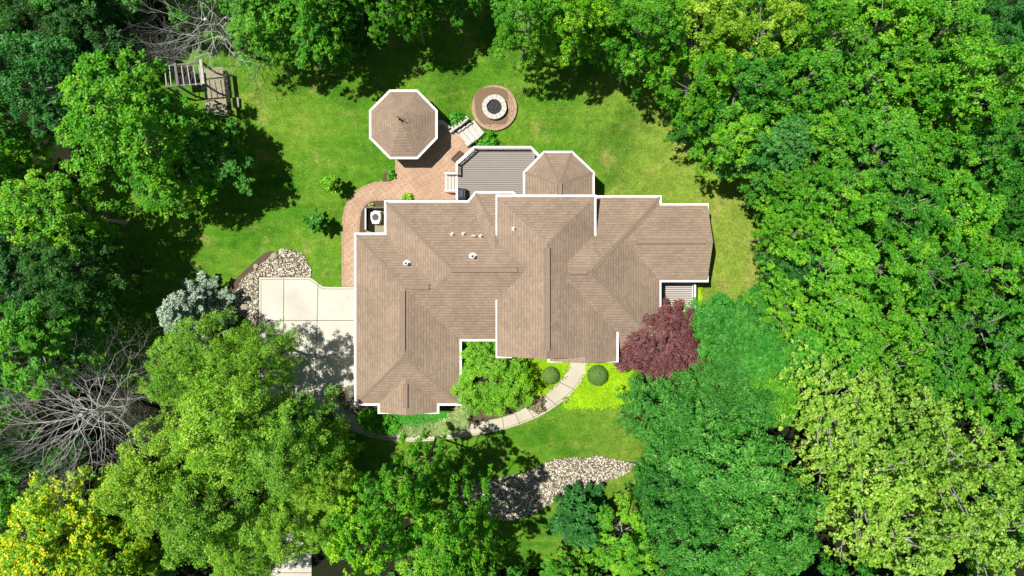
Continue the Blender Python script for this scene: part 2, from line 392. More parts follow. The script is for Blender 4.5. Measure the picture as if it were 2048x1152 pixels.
def crown_mesh(name, seed, mat, R0=4.5, z0=5.0, z1=14.0, nc=80, rc=1.0, nsub=14, rs=.30, nl=24, ls=.15, asp=1.35, flat=.5, cover=1.0, up=1.0, spread=.30, ntint=.5, sx_=.95, droop=.5, zj=2.2):
    """tree crown: clumps over an uneven dome, each clump a fan of leaf whorls"""
    rng = np.random.default_rng(seed); ph = rng.uniform(0, 6.28, 6)
    cs = []; tries = 0
    while len(cs) < nc and tries < nc*60:
        tries += 1
        th = rng.uniform(0, 2*np.pi); rho = math.sqrt(rng.uniform(0, 1))*cover
        env = 1+.12*math.sin(2*th+ph[0])+.13*math.sin(3*th+ph[1])+.12*math.sin(5*th+ph[2])+.08*math.sin(9*th+ph[4])
        top = (1-rho*rho*.92)**.5
        lvl = 1.0 if rng.uniform() < .62 else rng.uniform(.35, .85)
        z = z0+(z1-z0)*top*lvl*(1+.10*math.sin(3.1*th+ph[3])*rho) - rng.uniform(0, 1)**2*zj
        c = np.array([rho*env*(R0-rc*.6)*math.cos(th), rho*env*(R0-rc*.6)*math.sin(th), z])
        mind = rc*(.95 if tries < nc*25 else .6)
        if all(np.linalg.norm((c-q[0])*np.array([1, 1, .75])) > mind for q in cs):
            cs.append((c, rc*rng.uniform(.65, 1.2), rng.uniform()))
    K = len(cs); cen = np.array([c[0] for c in cs]); cr = np.array([c[1] for c in cs]); ct = np.array([c[2] for c in cs])
    # sub clumps
    n1 = K*nsub; idx = np.repeat(np.arange(K), nsub)
    th = rng.uniform(0, 2*np.pi, n1); rr = np.sqrt(rng.uniform(0, 1, n1)); out = cen[idx].copy(); ang = np.arctan2(cen[idx, 1], cen[idx, 0])
    rad = np.hypot(cen[idx, 0], cen[idx, 1])/R0
    dx = rr*np.cos(th)*sx_; dy = rr*np.sin(th)*sx_*.8
    ex = dx*np.cos(ang)-dy*np.sin(ang); ey = dx*np.sin(ang)+dy*np.cos(ang)
    sub = out+np.stack([ex*cr[idx], ey*cr[idx], (np.sqrt(np.clip(1-rr*rr, 0, 1))*flat - flat*.5 - (dx+.3)*rad*droop)*cr[idx]*up + rng.normal(0, .10, n1)], 1)
    st = rng.uniform(size=n1)
    n2 = n1*nl; j = np.repeat(np.arange(n1), nl); D = rng.normal(size=(n2, 3)); D /= np.linalg.norm(D, axis=1, keepdims=True)
    q = rng.uniform(0, 1, n2)**.45; P = sub[j]+D*(q*rs)[:, None]*np.array([1.15, 1.15, .65])
    P += rng.normal(0, .04, (n2, 3))
    Nn = D*.55+np.array([0, 0, 1.0])*.75+rng.normal(0, spread, (n2, 3)); Nn[:, 0] += .0
    tint = ntint*ct[idx[j]]+.28*st[j]+(1-ntint-.28)*rng.uniform(size=n2)
    # thin out randomly for ragged look
    keep = rng.uniform(size=n2) < .93
    P, Nn, tint = P[keep], Nn[keep], tint[keep]
    me = leaves(name, P, Nn, ls*rng.uniform(.55, 1.5, len(P)), asp, tint, mat, rng)
    return me, cen
def trunk_mesh(name, seed, cen, z1, mat, r=.22, nlimb=26, poke=0):
    rnd = random.Random(seed); mb = MB(); zt = z1*.72
    lean = Vector((rnd.uniform(-.5, .5), rnd.uniform(-.5, .5), 0))
    ax = lambda t: Vector((lean.x*t+.12*math.sin(t*7+seed), lean.y*t+.12*math.cos(t*6), zt*t))
    mb.tube([ax(t/8)-Vector((0, 0, .25 if t == 0 else 0)) for t in range(9)], [r*(1.35 if t == 0 else 1)*(1-.085*t) for t in range(9)], 8)
    ids = list(range(len(cen))); rnd.shuffle(ids)
    for i in ids[:nlimb]:
        c = Vector(cen[i]); t0 = max(.30, min(.95, (c.z-1.2-.35*math.hypot(c.x, c.y))/zt)); a = ax(t0); m = a.lerp(c, .5)+Vector((rnd.uniform(-.4, .4), rnd.uniform(-.4, .4), rnd.uniform(-.2, .4)))
        e = c+(c-a).normalized()*rnd.uniform(.1, .5)
        m2 = m.lerp(e, .5)+Vector((rnd.uniform(-.2, .2), rnd.uniform(-.2, .2), rnd.uniform(-.1, .25)))
        mb.tube([a, m, m2, e], [r*.42, r*.26, r*.17, r*.05], 5)
    for _ in range(poke):
        c = Vector(cen[rnd.choice(ids)]); d = Vector((rnd.uniform(-1, 1), rnd.uniform(-1, 1), .35)).normalized()
        p = c+Vector((0, 0, .25)); pts = [p-d*.9, p-d*.2, p+d*.5, p+d*1.1+Vector((0, 0, .15))]
        mb.tube(pts, [.035, .028, .02, .008], 4)
        for s in (-1, 1):
            q = pts[1].lerp(pts[2], rnd.random()); dd = (d+Vector((-d.y, d.x, .1))*s*.8).normalized()
            mb.tube([q, q+dd*.4, q+dd*.8+Vector((0, 0, .1))], [.025, .018, .008], 3)
    o = mb.build(name, mat); me = o.data; bpy.data.objects.remove(o); return me

KINDS = {}
def kind(key, n, poke=0, tmat='bark', **kw):
    KINDS[key] = []
    for i in range(n):
        me, cen = crown_mesh('crown', hash_seed(key)+i*17, LEAF['mid'], **kw)
        tm = trunk_mesh('trunk', i+3, cen, kw.get('z1', 14.0), MT[tmat], poke=poke)
        KINDS[key].append((me, tm))
def hash_seed(s): return sum(ord(c)*(i+7) for i, c in enumerate(s))
kind('maple', 5, poke=1, tmat='pale_bark', nc=74, rc=1.0, nsub=15, rs=.24, nl=26, ls=.122, flat=.75, sx_=.88, ntint=.4)
kind('broad', 4, poke=2, tmat='pale_bark', nc=80, rc=.85, nsub=12, rs=.24, nl=26, ls=.135, flat=.8, z0=5, sx_=.9, ntint=.35)
kind('fine', 4, poke=0, tmat='bark', nc=84, rc=1.0, nsub=19, rs=.24, nl=22, ls=.085, asp=1.5, flat=1.1, z0=4, spread=.35, ntint=.2, sx_=.85)
kind('dense', 3, poke=0, nc=100, rc=.95, nsub=18, rs=.27, nl=22, ls=.078, asp=2.8, flat=.95, z0=4.5, zj=3.0, sx_=.88, spread=.35, ntint=.2)
kind('bloom', 1, poke=0, nc=110, rc=.9, nsub=14, rs=.22, nl=24, ls=.12, flat=.8, z0=4.5, ntint=.12, sx_=.95)
kind('lace', 3, poke=6, tmat='pale_bark', nc=90, rc=.9, nsub=12, rs=.18, nl=15, ls=.135, asp=1.2, flat=.9, z0=5, spread=.4, ntint=.15)
kind('tall', 2, poke=2, nc=46, rc=.62, nsub=17, rs=.24, nl=20, ls=.15, flat=2.0, up=1.9, z0=4.5)
kind('fern', 1, poke=0, nc=150, rc=.85, nsub=18, rs=.26, nl=18, ls=.085, asp=3.4, flat=.45, z0=6, spread=.3, ntint=.15)
kind('full', 1, poke=0, nc=150, rc=.8, nsub=18, rs=.26, nl=24, ls=.105, asp=1.4, flat=.8, z0=3.5, zj=1.2, sx_=.95, ntint=.2)

tree_no = {}
def tree(px, py, r, h, kd, leaf, label, cat='tree', name='broadleaf_tree', group=None, zmid=.74, base=14.0):
    i = tree_no.get(kd, 0); tree_no[kd] = i+1
    rnd = random.Random(int(px*7+py*13)); me, tm = KINDS[kd][i % len(KINDS[kd])]
    p = at(px, py, zmid*h); z = zg(p.x, p.y); s = r*M*(1-zmid*h/H)/4.5*1.04
    root = empty(name, (p.x, p.y, z), label, cat, group, rnd.uniform(0, 6.28)); root.scale = (s, s*rnd.uniform(.93, 1.07), h/base)
    for nm, m in (('trunk', tm), ('crown', me)):
        o = bpy.data.objects.new(nm, m); C.objects.link(o); o.parent = root
        if nm == 'crown': o.material_slots[0].link = 'OBJECT'; o.material_slots[0].material = LEAF[leaf]
    return root

# ================================================================== GROUND
def sheet(name, poly_px, mat, step, dz, label=None, bound=None):
    P = [xy(*q) for q in poly_px]; xs = [p[0] for p in P]; ys = [p[1] for p in P]
    X = np.arange(min(xs), max(xs)+step, step); Y = np.arange(min(ys), max(ys)+step, step)
    gx, gy = np.meshgrid(X, Y, indexing='ij'); ins = inside(gx+step/2, gy+step/2, P)
    V = [(x, y, zg(x, y)+dz) for x, y in zip(gx.ravel(), gy.ravel())]; ny = len(Y); F = []
    for i in range(len(X)-1):
        for j in range(ny-1):
            if ins[i, j]: F.append((i*ny+j, (i+1)*ny+j, (i+1)*ny+j+1, i*ny+j+1))
    me = npmesh(name, V, F, None, mat, 4, True); o = bpy.data.objects.new(name, me); C.objects.link(o)
    return tag(o, kind='structure')
gpoly = [(-2400, -2000), (4450, -2000), (4450, 3150), (-2400, 3150)]
sheet('ground', gpoly, MT['forest'], 1.0, -.05)
lawn_px = smooth_poly([(120, 420), (300, 60), (480, -30), (720, -60), (1000, -60), (1330, 60), (1500, 270), (1600, 430), (1600, 570), (1480, 740), (1330, 850), (1330, 1010), (1050, 1180), (760, 1000), (300, 800), (100, 700)])
sheet('lawn', lawn_px, MT['lawn'], .5, 0.0)

def slab(name, poly_px, z0, z1, mat, zpx=None, kind_='structure', parent=None):
    mb = MB(); P = [xy(a, b, z1) for a, b in poly_px]
    # ear-safe: build through bmesh triangulation of the top
    if area(P) < 0: P = P[::-1]
    mb.face([(x, y, z1) for x, y in P]); n = len(P)
    for i in range(n):
        a, b = P[i-1], P[i]; mb.face([(a[0], a[1], z0), (b[0], b[1], z0), (b[0], b[1], z1), (a[0], a[1], z1)])
    o = mb.build(name, mat, parent)
    bm = bmesh.new(); bm.from_mesh(o.data); bmesh.ops.triangulate(bm, faces=[f for f in bm.faces if len(f.verts) > 4]); bm.to_mesh(o.data); bm.free()
    if kind_: tag(o, kind=kind_)
    return o

# driveway ---------------------------------------------------------
drive_px = [(518, 555), (619, 555), (628, 560), (637, 568), (645, 573), (655, 574), (716, 574), (716, 800), (690, 800), (655, 812), (640, 850), (628, 900), (622, 1000), (624, 1300), (540, 1300), (538, 1000), (525, 900), (518, 800)]
slab('driveway', drive_px, -.3, .05, MT['conc'])
mb = MB()
for a, b in (((568, 556), (566, 800)), ((636.5, 569), (630, 800)), ((519, 641), (715, 641)), ((519, 708), (715, 708)), ((519, 775), (700, 775)), ((528, 900), (628, 900)), ((540, 1010), (622, 1010)), ((541, 1100), (622, 1100)), ((541, 1145), (623, 1145))):
    mb.strip([xy(*a), xy(*b)], .05, .045, .054)
mb.strip([xy(*q) for q in ((522.5, 798), (522.5, 559), (618, 559), (626, 563.5), (635, 571), (644, 577), (655, 578), (714, 578))], .035, .045, .0543)
tag(mb.build('driveway_joints', MT['joint']), kind='structure')
# front path -------------------------------------------------------
outer = [(640, 790), (650, 808), (664, 828), (680, 848), (704, 861), (731, 871.6), (762, 879), (793, 882.5), (833, 883.5), (873, 880.7), (908, 877), (942.7, 871.6), (975, 866), (1008, 858.8), (1040, 849), (1070, 837), (1094, 824.5), (1114, 811), (1134, 796), (1150.6, 780), (1162, 765), (1170.6, 749.4), (1174, 735), (1174.3, 722)]
inner = [(676, 778), (682, 790), (688, 803), (697, 816), (708, 829), (722, 840), (750, 849), (786, 855), (822, 859.5), (859, 859), (900, 854.5), (935, 849), (970, 842.5), (1004.7, 835), (1030, 826), (1052, 815), (1070, 802), (1085, 787.7), (1100, 775), (1114, 762), (1124, 752), (1131, 741), (1135.5, 731), (1136.5, 722)]
slab('front_path', outer+inner[::-1], -.2, .064, MT['path'])
mb = MB()
for i in (3, 5, 7, 8, 9, 10, 11, 12, 13, 14, 15, 16, 17, 19):
    mb.strip([xy(*outer[i], .06), xy(*inner[i], .06)], .045, .055, .068)
off = [(o[0]*.88+i_[0]*.12, o[1]*.88+i_[1]*.12) for o, i_ in zip(outer, inner)]
mb.strip([xy(*q, .06) for q in off[2:-2]], .03, .055, .0675)
tag(mb.build('path_joints', MT['joint']), kind='structure')
# brick patio ------------------------------------------------------
pouter = [(792.5, 250), (792.5, 317), (792.5, 356), (784, 364.5), (768, 366), (749, 366), (730, 373), (716, 381), (708, 388), (698, 400), (691, 415), (687, 434), (685.5, 454), (685.5, 573)]
pinner = [(716, 573), (716, 462), (717.5, 440), (720, 422), (727, 410), (737, 401.5), (749.4, 398), (840, 398.5), (920, 398.5), (920, 330), (945, 296), (934, 288), (912, 264), (899, 258), (886, 243), (870, 243), (830, 240)]
slab('patio', pouter+pinner, -1.3, .05, MT['brick'])
mb = MB(); mb.strip([xy(*q, .05) for q in pouter[1:]], .17, 0.0, .056); mb.strip([xy(*q, .05) for q in ((717, 572), (717, 461), (718.5, 440), (721, 422.5), (728, 411), (738, 402.3), (750, 399.4), (838, 399.6), (910, 399.6))], .15, 0.0, .056)
tag(mb.build('patio_edging', MT['edge']), kind='structure')
# soil beds --------------------------------------------------------
slab('soil_bed', [(717.5, 462), (716, 435), (722, 416), (737, 402), (775, 399), (775, 470), (717, 470)], -.2, .035, MT['soil'])
slab('soil_bed', [(770, 398), (912, 398), (912, 420), (770, 420)], -.2, .03, MT['soil'])
slab('soil_bed', smooth_poly([(764, 366), (766, 350), (775, 341), (794, 344), (794, 362), (784, 368)], 1), -.2, .03, MT['soil'])
slab('soil_bed', [(676, 778), (713, 770), (790, 790), (925, 800), (992, 700), (1100, 716), (1130, 720), (1134, 742), (1085, 788), (1052, 815), (1004, 834), (935, 849), (859, 859), (786, 856), (722, 841), (697, 816)], -.2, .022, MT['soil'])
slab('soil_bed', smooth_poly([(470, 560), (500, 530), (530, 505), (545, 500), (552, 510), (520, 545), (490, 575), (470, 600), (440, 610), (430, 590)], 1), -.2, .02, MT['soil'])
stream_px = [(900, 985), (917, 975.5), (960, 962), (1004.7, 953.6), (1044.8, 946), (1106.8, 919), (1150.6, 913.5), (1165, 917), (1194, 910), (1230.8, 919), (1274.6, 926), (1256, 946), (1209, 964.6), (1150.6, 983), (1106.8, 1004.7), (1070, 1026.6), (1023, 1041), (979, 1039), (950, 1019), (924.5, 1001)]
rock_px = [(565, 497.7), (585.8, 498.7), (602.5, 507), (617, 526), (623, 540), (623, 554), (517, 554), (517, 655), (500, 640), (475, 626), (470, 600), (473, 580), (486, 557), (513, 536), (534, 519.6), (548, 505)]
slab('stream_bed', stream_px, -.2, .03, MT['soil'])
slab('rock_bed', rock_px, -.2, .034, MT['soil'])

# stones -----------------------------------------------------------
bm = bmesh.new(); bmesh.ops.create_icosphere(bm, subdivisions=2, radius=1.0)
ICO_V = np.array([v.co[:] for v in bm.verts]); ICO_F = np.array([[v.index for v in f.verts] for f in bm.faces]); bm.free()
def rock_shape(rng, s):
    v = ICO_V.copy()
    for _ in range(5):
        d = rng.normal(size=3); d /= np.linalg.norm(d); k = v@d; cut = rng.uniform(.5, .85)
        v = v-np.outer(np.clip(k-cut, 0, None), d)*.85
    v = v*np.array([s*rng.uniform(.8, 1.35), s*rng.uniform(.7, 1.1), s*rng.uniform(.45, .75)])
    a = rng.uniform(0, 6.28); c, q = math.cos(a), math.sin(a)
    return v@np.array([[c, q, 0], [-q, c, 0], [0, 0, 1]])
def stones(name, poly_px, sp, rmin, rmax, seed, label):
    rng = np.random.default_rng(seed); P = [xy(*q) for q in poly_px]
    xs = [p[0] for p in P]; ys = [p[1] for p in P]; V = []; F = []; T = []; n = 0
    x = min(xs)
    while x < max(xs):
        y = min(ys)
        while y < max(ys):
            a, b = x+rng.uniform(-.5, .5)*sp, y+rng.uniform(-.5, .5)*sp
            if inside(np.array([a]), np.array([b]), P)[0]:
                s = rng.uniform(rmin, rmax)*(1.5 if rng.uniform() < .06 else 1)
                v = rock_shape(rng, s)+np.array([a, b, .03+s*.3+rng.uniform(0, .05)])
                V.append(v); F.append(ICO_F+n); n += len(v); t = rng.beta(1.6, 1.2); T.append(np.full(len(ICO_F), t))
            y += sp
        x += sp
    me = npmesh(name, np.concatenate(V), np.concatenate(F), np.concatenate(T), MT['stone'], 3, False)
    o = bpy.data.objects.new(name, me); C.objects.link(o); return tag(o, label, 'rocks', kind='stuff')
stones('river_stones', stream_px, .110, .042, .090, 5, 'pale river stones filling the dry stream bed in the front lawn')
stones('cobbles', rock_px, .115, .045, .092, 6, 'cream cobbles heaped around the corner of the concrete driveway')
for px, py, s, lab in ((550, 512, .30, 'large pale boulder at the top of the cobble bed'), (592, 530, .20, 'white boulder near the right side of the cobble bed'),
                       (556, 534, .19, 'cream boulder in the middle of the cobble bed'), (491, 613, .34, 'brown boulder at the lower left of the cobble bed'),
                       (513, 533, .24, 'flat grey boulder on the upper left edge of the cobble bed'), (1000, 958, .2, 'grey boulder on the shaded upper bank of the stream bed'),
                       (1262, 932, .24, 'tan boulder at the right tip of the stream bed')):
    rng = np.random.default_rng(int(px)); p = at(px, py)
    me = npmesh('boulder', rock_shape(rng, s), ICO_F, None, MT['boulder'], 3, False); o = bpy.data.objects.new('boulder', me); C.objects.link(o)
    o.location = (p.x, p.y, s*.3+.06); tag(o, lab, 'boulder', 'boulders among the cobbles')

# ================================================================== HOUSE
E1 = 3.0; EH = 4.5; SL = .5
house = empty('house', at(1000, 560, 0), 'large house under brown hipped shingle roofs with white gutters', 'house')
ROOFS = []
def roof(poly, ze, gables=(), sl=SL, thick=.14, name='roof', parent=house, xyw=None, mb=None):
    """hipped / gabled roof over a convex plan polygon given in photo pixels at eave height"""
    P = xyw if xyw else [xy(a, b, ze) for a, b in poly]
    n = len(P); s = 1 if area(P) > 0 else -1
    pl = []
    for i in range(n):
        a, b = P[i], P[(i+1) % n]; L = math.hypot(b[0]-a[0], b[1]-a[1]); ux, uy = (b[0]-a[0])/L, (b[1]-a[1])/L
        pl.append((a, ux, uy, s))
    d = lambda q, i: s*(-(q[0]-pl[i][0][0])*pl[i][2]+(q[1]-pl[i][0][1])*pl[i][1])
    act = [i for i in range(n) if i not in gables]
    ROOFS.append((P, [(pl[i], s) for i in act], ze, sl))
    mb = MB(); cs = math.sqrt(1+sl*sl)
    for i in act:
        f = list(P)
        for j in act:
            if j != i: f = clip(f, lambda q: d(q, j)-d(q, i)+1e-9)
        if len(f) < 3: continue
        if area(f) < 0: f = f[::-1]
        top = [(q[0], q[1], ze+sl*d(q, i)) for q in f]
        uv = [((q[0]-pl[i][0][0])*pl[i][1]+(q[1]-pl[i][0][1])*pl[i][2], d(q, i)*cs) for q in f]
        mb.face(top, uv); mb.face([(x, y, z-thick) for x, y, z in top][::-1])
        for k in range(len(f)):
            q, r = f[k-1], f[k]
            if any(abs(d(q, m)) < 1e-4 and abs(d(r, m)) < 1e-4 for m in range(n)):
                a, b = top[k-1], top[k]
                mb.face([(a[0], a[1], a[2]-thick), (b[0], b[1], b[2]-thick), b, a])
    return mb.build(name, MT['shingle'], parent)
def roof_z(x, y):
    best = None
    for P, act, ze, sl in ROOFS:
        if inside(np.array([x]), np.array([y]), P)[0]:
            z = ze+sl*min(s*(-(x-a[0])*uy+(y-a[1])*ux) for (a, ux, uy, _), s in act)
            best = z if best is None else max(best, z)
    return best if best is not None else E1
def on_roof(px, py):
    z = 5.0
    for _ in range(12): p = at(px, py, z); z = roof_z(p.x, p.y)
    return at(px, py, z)
def gutter(pts, z, parent, wd=.15, name='gutter'):
    mb = MB(); mb.strip([xy(a, b, z) for a, b in pts], wd, z-.15, z+.035); return mb.build(name, MT['white'], parent)
def child(mbuild, parent_part):     # re-parent a built mesh under a part (same origin)
    o = mbuild; o.parent = parent_part; return o

def hpart(mb, name, mat, part=None):
    o = mb.build(name, mat, house)
    if part: o.parent = part
    return o
# the volumes
rf_g = roof([(711, 468), (921, 468), (921, 808), (711, 808)], E1)
rf_b3 = roof([(711.4, 468.4), (1000, 468.4), (1000, 679.4), (711.4, 679.4)], E1-.004)
rf_b2 = roof([(771, 403), (1090, 403), (1090, 680), (771, 680)], E1, gables=(1,))
rf_bump = roof([(758, 700), (876, 700), (876, 825), (758, 825)], E1, gables=(0, 2))
rf_bay = roof([(951, 385), (1026, 385), (1120, 500), (1120, 600), (797, 600), (796, 591)], E1+.002)
rf_m = roof([(992, 392), (1190, 392), (1190, 713), (992, 713)], EH, gables=(2,))
yG = xy(1000, 713, EH)[1]; x90 = xy(1190, 400, EH)[0]; zM2 = EH-SL*(M*.93*(1235-1190)); x35, y22 = xy(1235, 723, zM2); y80 = xy(0, 478, EH)[1]
zM2 = EH-SL*(x35-x90)
mb = MB()      # lower sweep of the main roof's east slope
cs = math.sqrt(1.25)
mid = xy(992, 400, EH)[0]/2+x90/2
def swept(x): return EH-SL*(x-x90)
y58 = xy(0, 600, zM2)[1]
q = [(x90, yG), (x35, yG), (x35, y58), (x90, y80)]
top = [(x, y, swept(x)) for x, y in q]
mb.face(top, [(y-yG, -(x-x90)*cs) for x, y in q]); mb.face([(x, y, z-.14) for x, y, z in top][::-1])
mb.face([(x35, yG, zM2-.14), (x35, y58, zM2-.14), (x35, y58, zM2), (x35, yG, zM2)])
rf_sw = mb.build('roof', MT['shingle'], house)
ROOFS.append(([q[0], q[1], q[2], q[3]], [(((x35, yG), 0, 1, 1), 1)], zM2, SL))
x97 = xy(1097, 722, zM2)[0]
rf_e = roof(None, zM2, gables=(0, 2), xyw=[(x97, y22), (x35, y22), (x35, yG-.002), (x97, yG-.002)])
rf_r1 = roof([(1130, 393), (1321, 393), (1321, 697), (1130, 697)], E1, gables=(3,))
rf_r2 = roof([(1240, 409), (1415, 409), (1415, 562), (1240, 562)], E1+.003, gables=(1, 3))
rf_o = roof([(1088, 304), (1144, 304), (1187, 345), (1187, 440), (1048, 440), (1048, 345)], E1+.002, gables=(3,))
# gutters
gutter([(787, 825.5), (757.5, 825.5), (757.5, 809), (710.5, 809), (710.5, 467.5), (770.5, 467.5), (770.5, 403), (936, 403), (951, 385), (1026, 385), (1033, 392)], E1, rf_g)
gutter([(848, 825.5), (876.5, 825.5), (876.5, 809), (921.5, 809), (921.5, 680.5), (992, 680.5)], E1, rf_b2)
gutter([(993.5, 484), (993.5, 391.5), (1190.5, 391.5), (1190.5, 474)], EH, rf_m)
gutter([(993.5, 597), (993.5, 714), (1024, 714)], EH, rf_m)
gutter([(1128, 722.5), (1097, 722.5), (1097, 717)], zM2, rf_e)
gutter([(1204, 722.5), (1235, 722.5), (1235, 660)], zM2, rf_e)
gutter([(1192, 393), (1321, 393), (1321, 409), (1415, 409), (1415, 434)], E1, rf_r1)
gutter([(1415, 540), (1415, 562.5), (1320.5, 562.5), (1320.5, 697)], E1, rf_r1, .14)
gutter([(1048, 391), (1048, 345), (1088, 304), (1144, 304), (1187, 345), (1187, 391)], E1, rf_o)
# ridge vents
def cap(a, b, wd, part):
    pa, pb = on_roof(*a), on_roof(*b); z = max(pa.z, pb.z)
    pa = at(a[0], a[1], z); pb = at(b[0], b[1], z)
    mb = MB(); mb.strip([(pa.x, pa.y), (pb.x, pb.y)], wd, z+.045, z+.10)
    o = mb.build('ridge_cap', MT['cap'], house); o.parent = part
    mb = MB(); mb.strip([(pa.x, pa.y), (pb.x, pb.y)], wd+.05, z-.16, z+.035); mb.build('cap_shadow_strip', MT['cap_shadow'], house).parent = part; return o  # wider dark strip paints a shadow edge along both sides of the cap
cap((905, 539.8), (1035, 539.8), .33, rf_b2); cap((822, 574), (858, 574), .33, rf_b3); cap((806.2, 582), (806.2, 702), .31, rf_g)
cap((1095, 496), (1095, 700), .33, rf_m); cap((1140, 543.6), (1175, 543.6), .33, rf_r1); cap((1274, 483), (1412, 483), .31, rf_r2)
cap((811.3, 768), (811.3, 816), .31, rf_bump); cap((1120, 367), (1120, 389), .3, rf_o)
# hip caps: a low course of shingles along each hip
def hipcap(a, b, part, wd=.30):
    pa, pb = on_roof(*a), on_roof(*b); mb = MB(); d = (pb-pa); n = 14
    mb.beam(pa+Vector((0, 0, -.05)), pb+Vector((0, 0, -.05)), wd, .11)
    o = mb.build('hip_cap', MT['hip'], house); o.parent = part
for a, b, prt in (((711, 468), (806, 572), rf_g), ((711, 808), (806, 714), rf_g), ((921, 808), (810, 714), rf_g), ((771, 403), (903, 539), rf_b2), ((992, 392), (1092, 490), rf_m), ((1190, 392), (1098, 489), rf_m),
                 ((1321, 393), (1186, 542), rf_r1), ((1321, 697), (1186, 546), rf_r1), ((1048, 345), (1112, 366), rf_o), ((1088, 304), (1118, 364), rf_o), ((1144, 304), (1121, 364), rf_o), ((1187, 345), (1126, 366), rf_o), ((951, 385), (986, 452), rf_bay)):
    hipcap(a, b, prt, .20)
# vents
def vent(px, py, r, h, part, name, mat='white'):
    p = on_roof(px, py); mb = MB()
    mb.lathe((p.x, p.y), [(r*2.2, p.z-r*1.2), (r*2.0, p.z+.02), (r, p.z+.06), (r, p.z+h), (r*.72, p.z+h), (r*.72, p.z+h-.12)], 12)
    o = mb.build(name, MT[mat], house); o.parent = part
    mb = MB(); mb.lathe((p.x+r*.1, p.y), [(r*.7, p.z+h-.05), (0, p.z+h-.05)], 10); mb.build('vent_shade_disc', MT['black'], house).parent = part  # black disc painted in for the shade inside the pipe
for x, y in ((904.5, 468.5), (927, 468), (961.5, 472.5)): vent(x, y, .07, .45, rf_b2, 'vent_pipe')
vent(1027.5, 457.5, .07, .45, rf_m, 'vent_pipe')
vent(814, 527.5, .14, .60, rf_b3, 'roof_vent'); vent(946, 513.5, .15, .55, rf_b2, 'roof_vent')
p = on_roof(948, 469); mb = MB()
mb.tube([p+Vector(q) for q in ((-.1, -.1, -.1), (-.1, -.1, .45), (-.02, -.12, .55), (.1, -.14, .5), (.12, -.14, .38))], [.05]*5, 8)
mb.build('vent_hook', MT['white'], house).parent = rf_b2
# walls
def inset_rect(x0, y0, x1, y1, z, d):
    a = xy(x0, y1, z); b = xy(x1, y0, z); return [(a[0]+d, a[1]+d), (b[0]-d, a[1]+d), (b[0]-d, b[1]-d), (a[0]+d, b[1]-d)]
def wall(poly, ztop):
    mb = MB(); mb.prism(poly, -1.4, ztop); return mb.build('wall', MT['siding'], house)
wg = wall(inset_rect(711, 468, 921, 808, E1, .42), E1-.03)
wb = wall(inset_rect(771, 403, 1090, 680, E1, .44), E1-.05)
bump_r = inset_rect(758, 700, 876, 825, E1, .40); wbp = wall(bump_r, E1-.06)
m_r = inset_rect(992, 392, 1190, 713, EH, .46); wm = wall(m_r, EH-.04)
we = wall([(x97+.4, yG), (x35-.4, yG), (x35-.4, y22+.4), (x97+.4, y22+.4)][::-1], zM2-.05)
r1_r = inset_rect(1130, 393, 1321, 697, E1, .43); wr = wall(r1_r, E1-.045)
r2_r = inset_rect(1240, 409, 1415, 562, E1, .41); wr2 = wall(r2_r, E1-.055)
wo = wall([xy(a, b, E1) for a, b in ((1092, 316), (1140, 316), (1177, 350), (1177, 400), (1058, 400), (1058, 350))], E1-.02)
wbay = wall([xy(a, b, E1) for a, b in ((956, 396), (1021, 396), (1040, 420), (1040, 440), (930, 440), (930, 425))], E1-.035)
def gable_wall(a, b, zb, zr, part):      # triangle between two plan points
    mx = ((a[0]+b[0])/2, (a[1]+b[1])/2); d = Vector((b[1]-a[1], a[0]-b[0])).normalized()*.12; mb = MB()
    A = [(a[0], a[1], zb), (b[0], b[1], zb), (mx[0], mx[1], zr)]; B = [(x-d.x, y-d.y, z) for x, y, z in A]
    mb.face(A); mb.face(B[::-1])
    for i in range(3): mb.face([A[i-1], B[i-1], B[i], A[i]])
    mb.build('gable', MT['siding'], house).parent = part
def gspan(p, q): return math.hypot(p[0]-q[0], p[1]-q[1])/2*SL
gable_wall(r2_r[1], r2_r[2], E1+.0, E1+gspan(r2_r[1], r2_r[2])+.05, wr2)
gable_wall(bump_r[0], bump_r[1], E1, E1+gspan(bump_r[0], bump_r[1])+.05, wbp)
gable_wall(m_r[0], m_r[1], EH, EH+gspan(m_r[0], m_r[1])+.05, wm)
def opening(p, nrm, wd, ht, z, nm='window', frame='white', pane='glass'):
    """window or door standing 3 cm proud of a wall; nrm = outward unit vector"""
    t = Vector((-nrm[1], nrm[0])); c = Vector((p[0], p[1])); f = MB(); g = MB()
    rz = math.atan2(t.y, t.x)
    cc = c+Vector(nrm)*.03
    for s in (-1, 1):
        f.box((cc.x+t.x*s*wd/2, cc.y+t.y*s*wd/2, z+ht/2), (.10, .10, ht+.1), rz)
        f.box((cc.x, cc.y, z+ht/2+s*ht/2), (wd-.1, .09, .10), rz)
    o = f.build(nm, MT[frame], house)
    g.box((cc.x, cc.y, z+ht/2), (wd-.1, .05, ht-.1), rz)
    if nm == 'window': g.build('pane', MT[pane], house).parent = o
    else: g.build('door_panel', MT[pane], house).parent = o
gx = inset_rect(711, 468, 921, 808, E1, .42)[0][0]
for py in (545, 640, 735): opening((gx, xy(0, py)[1]), (-1, 0), 2.7, 2.2, .06, 'garage_door', 'white', 'white')
for px in (790, 843): opening((xy(px, 0)[0]*.95, bump_r[0][1]), (0, -1), 1.0, 1.3, .9)
for px in (1020, 1060): opening((xy(px, 0, 3)[0], m_r[0][1]), (0, -1), 1.0, 1.5, 1.0)
opening((xy(1155, 0, 2)[0], y22+.4), (0, -1), 1.1, 2.1, .08, 'front_door', 'white', 'darkwood')
for py in (450, 520): opening((r2_r[1][0], xy(0, py, 3)[1]), (1, 0), 1.1, 1.4, .6)
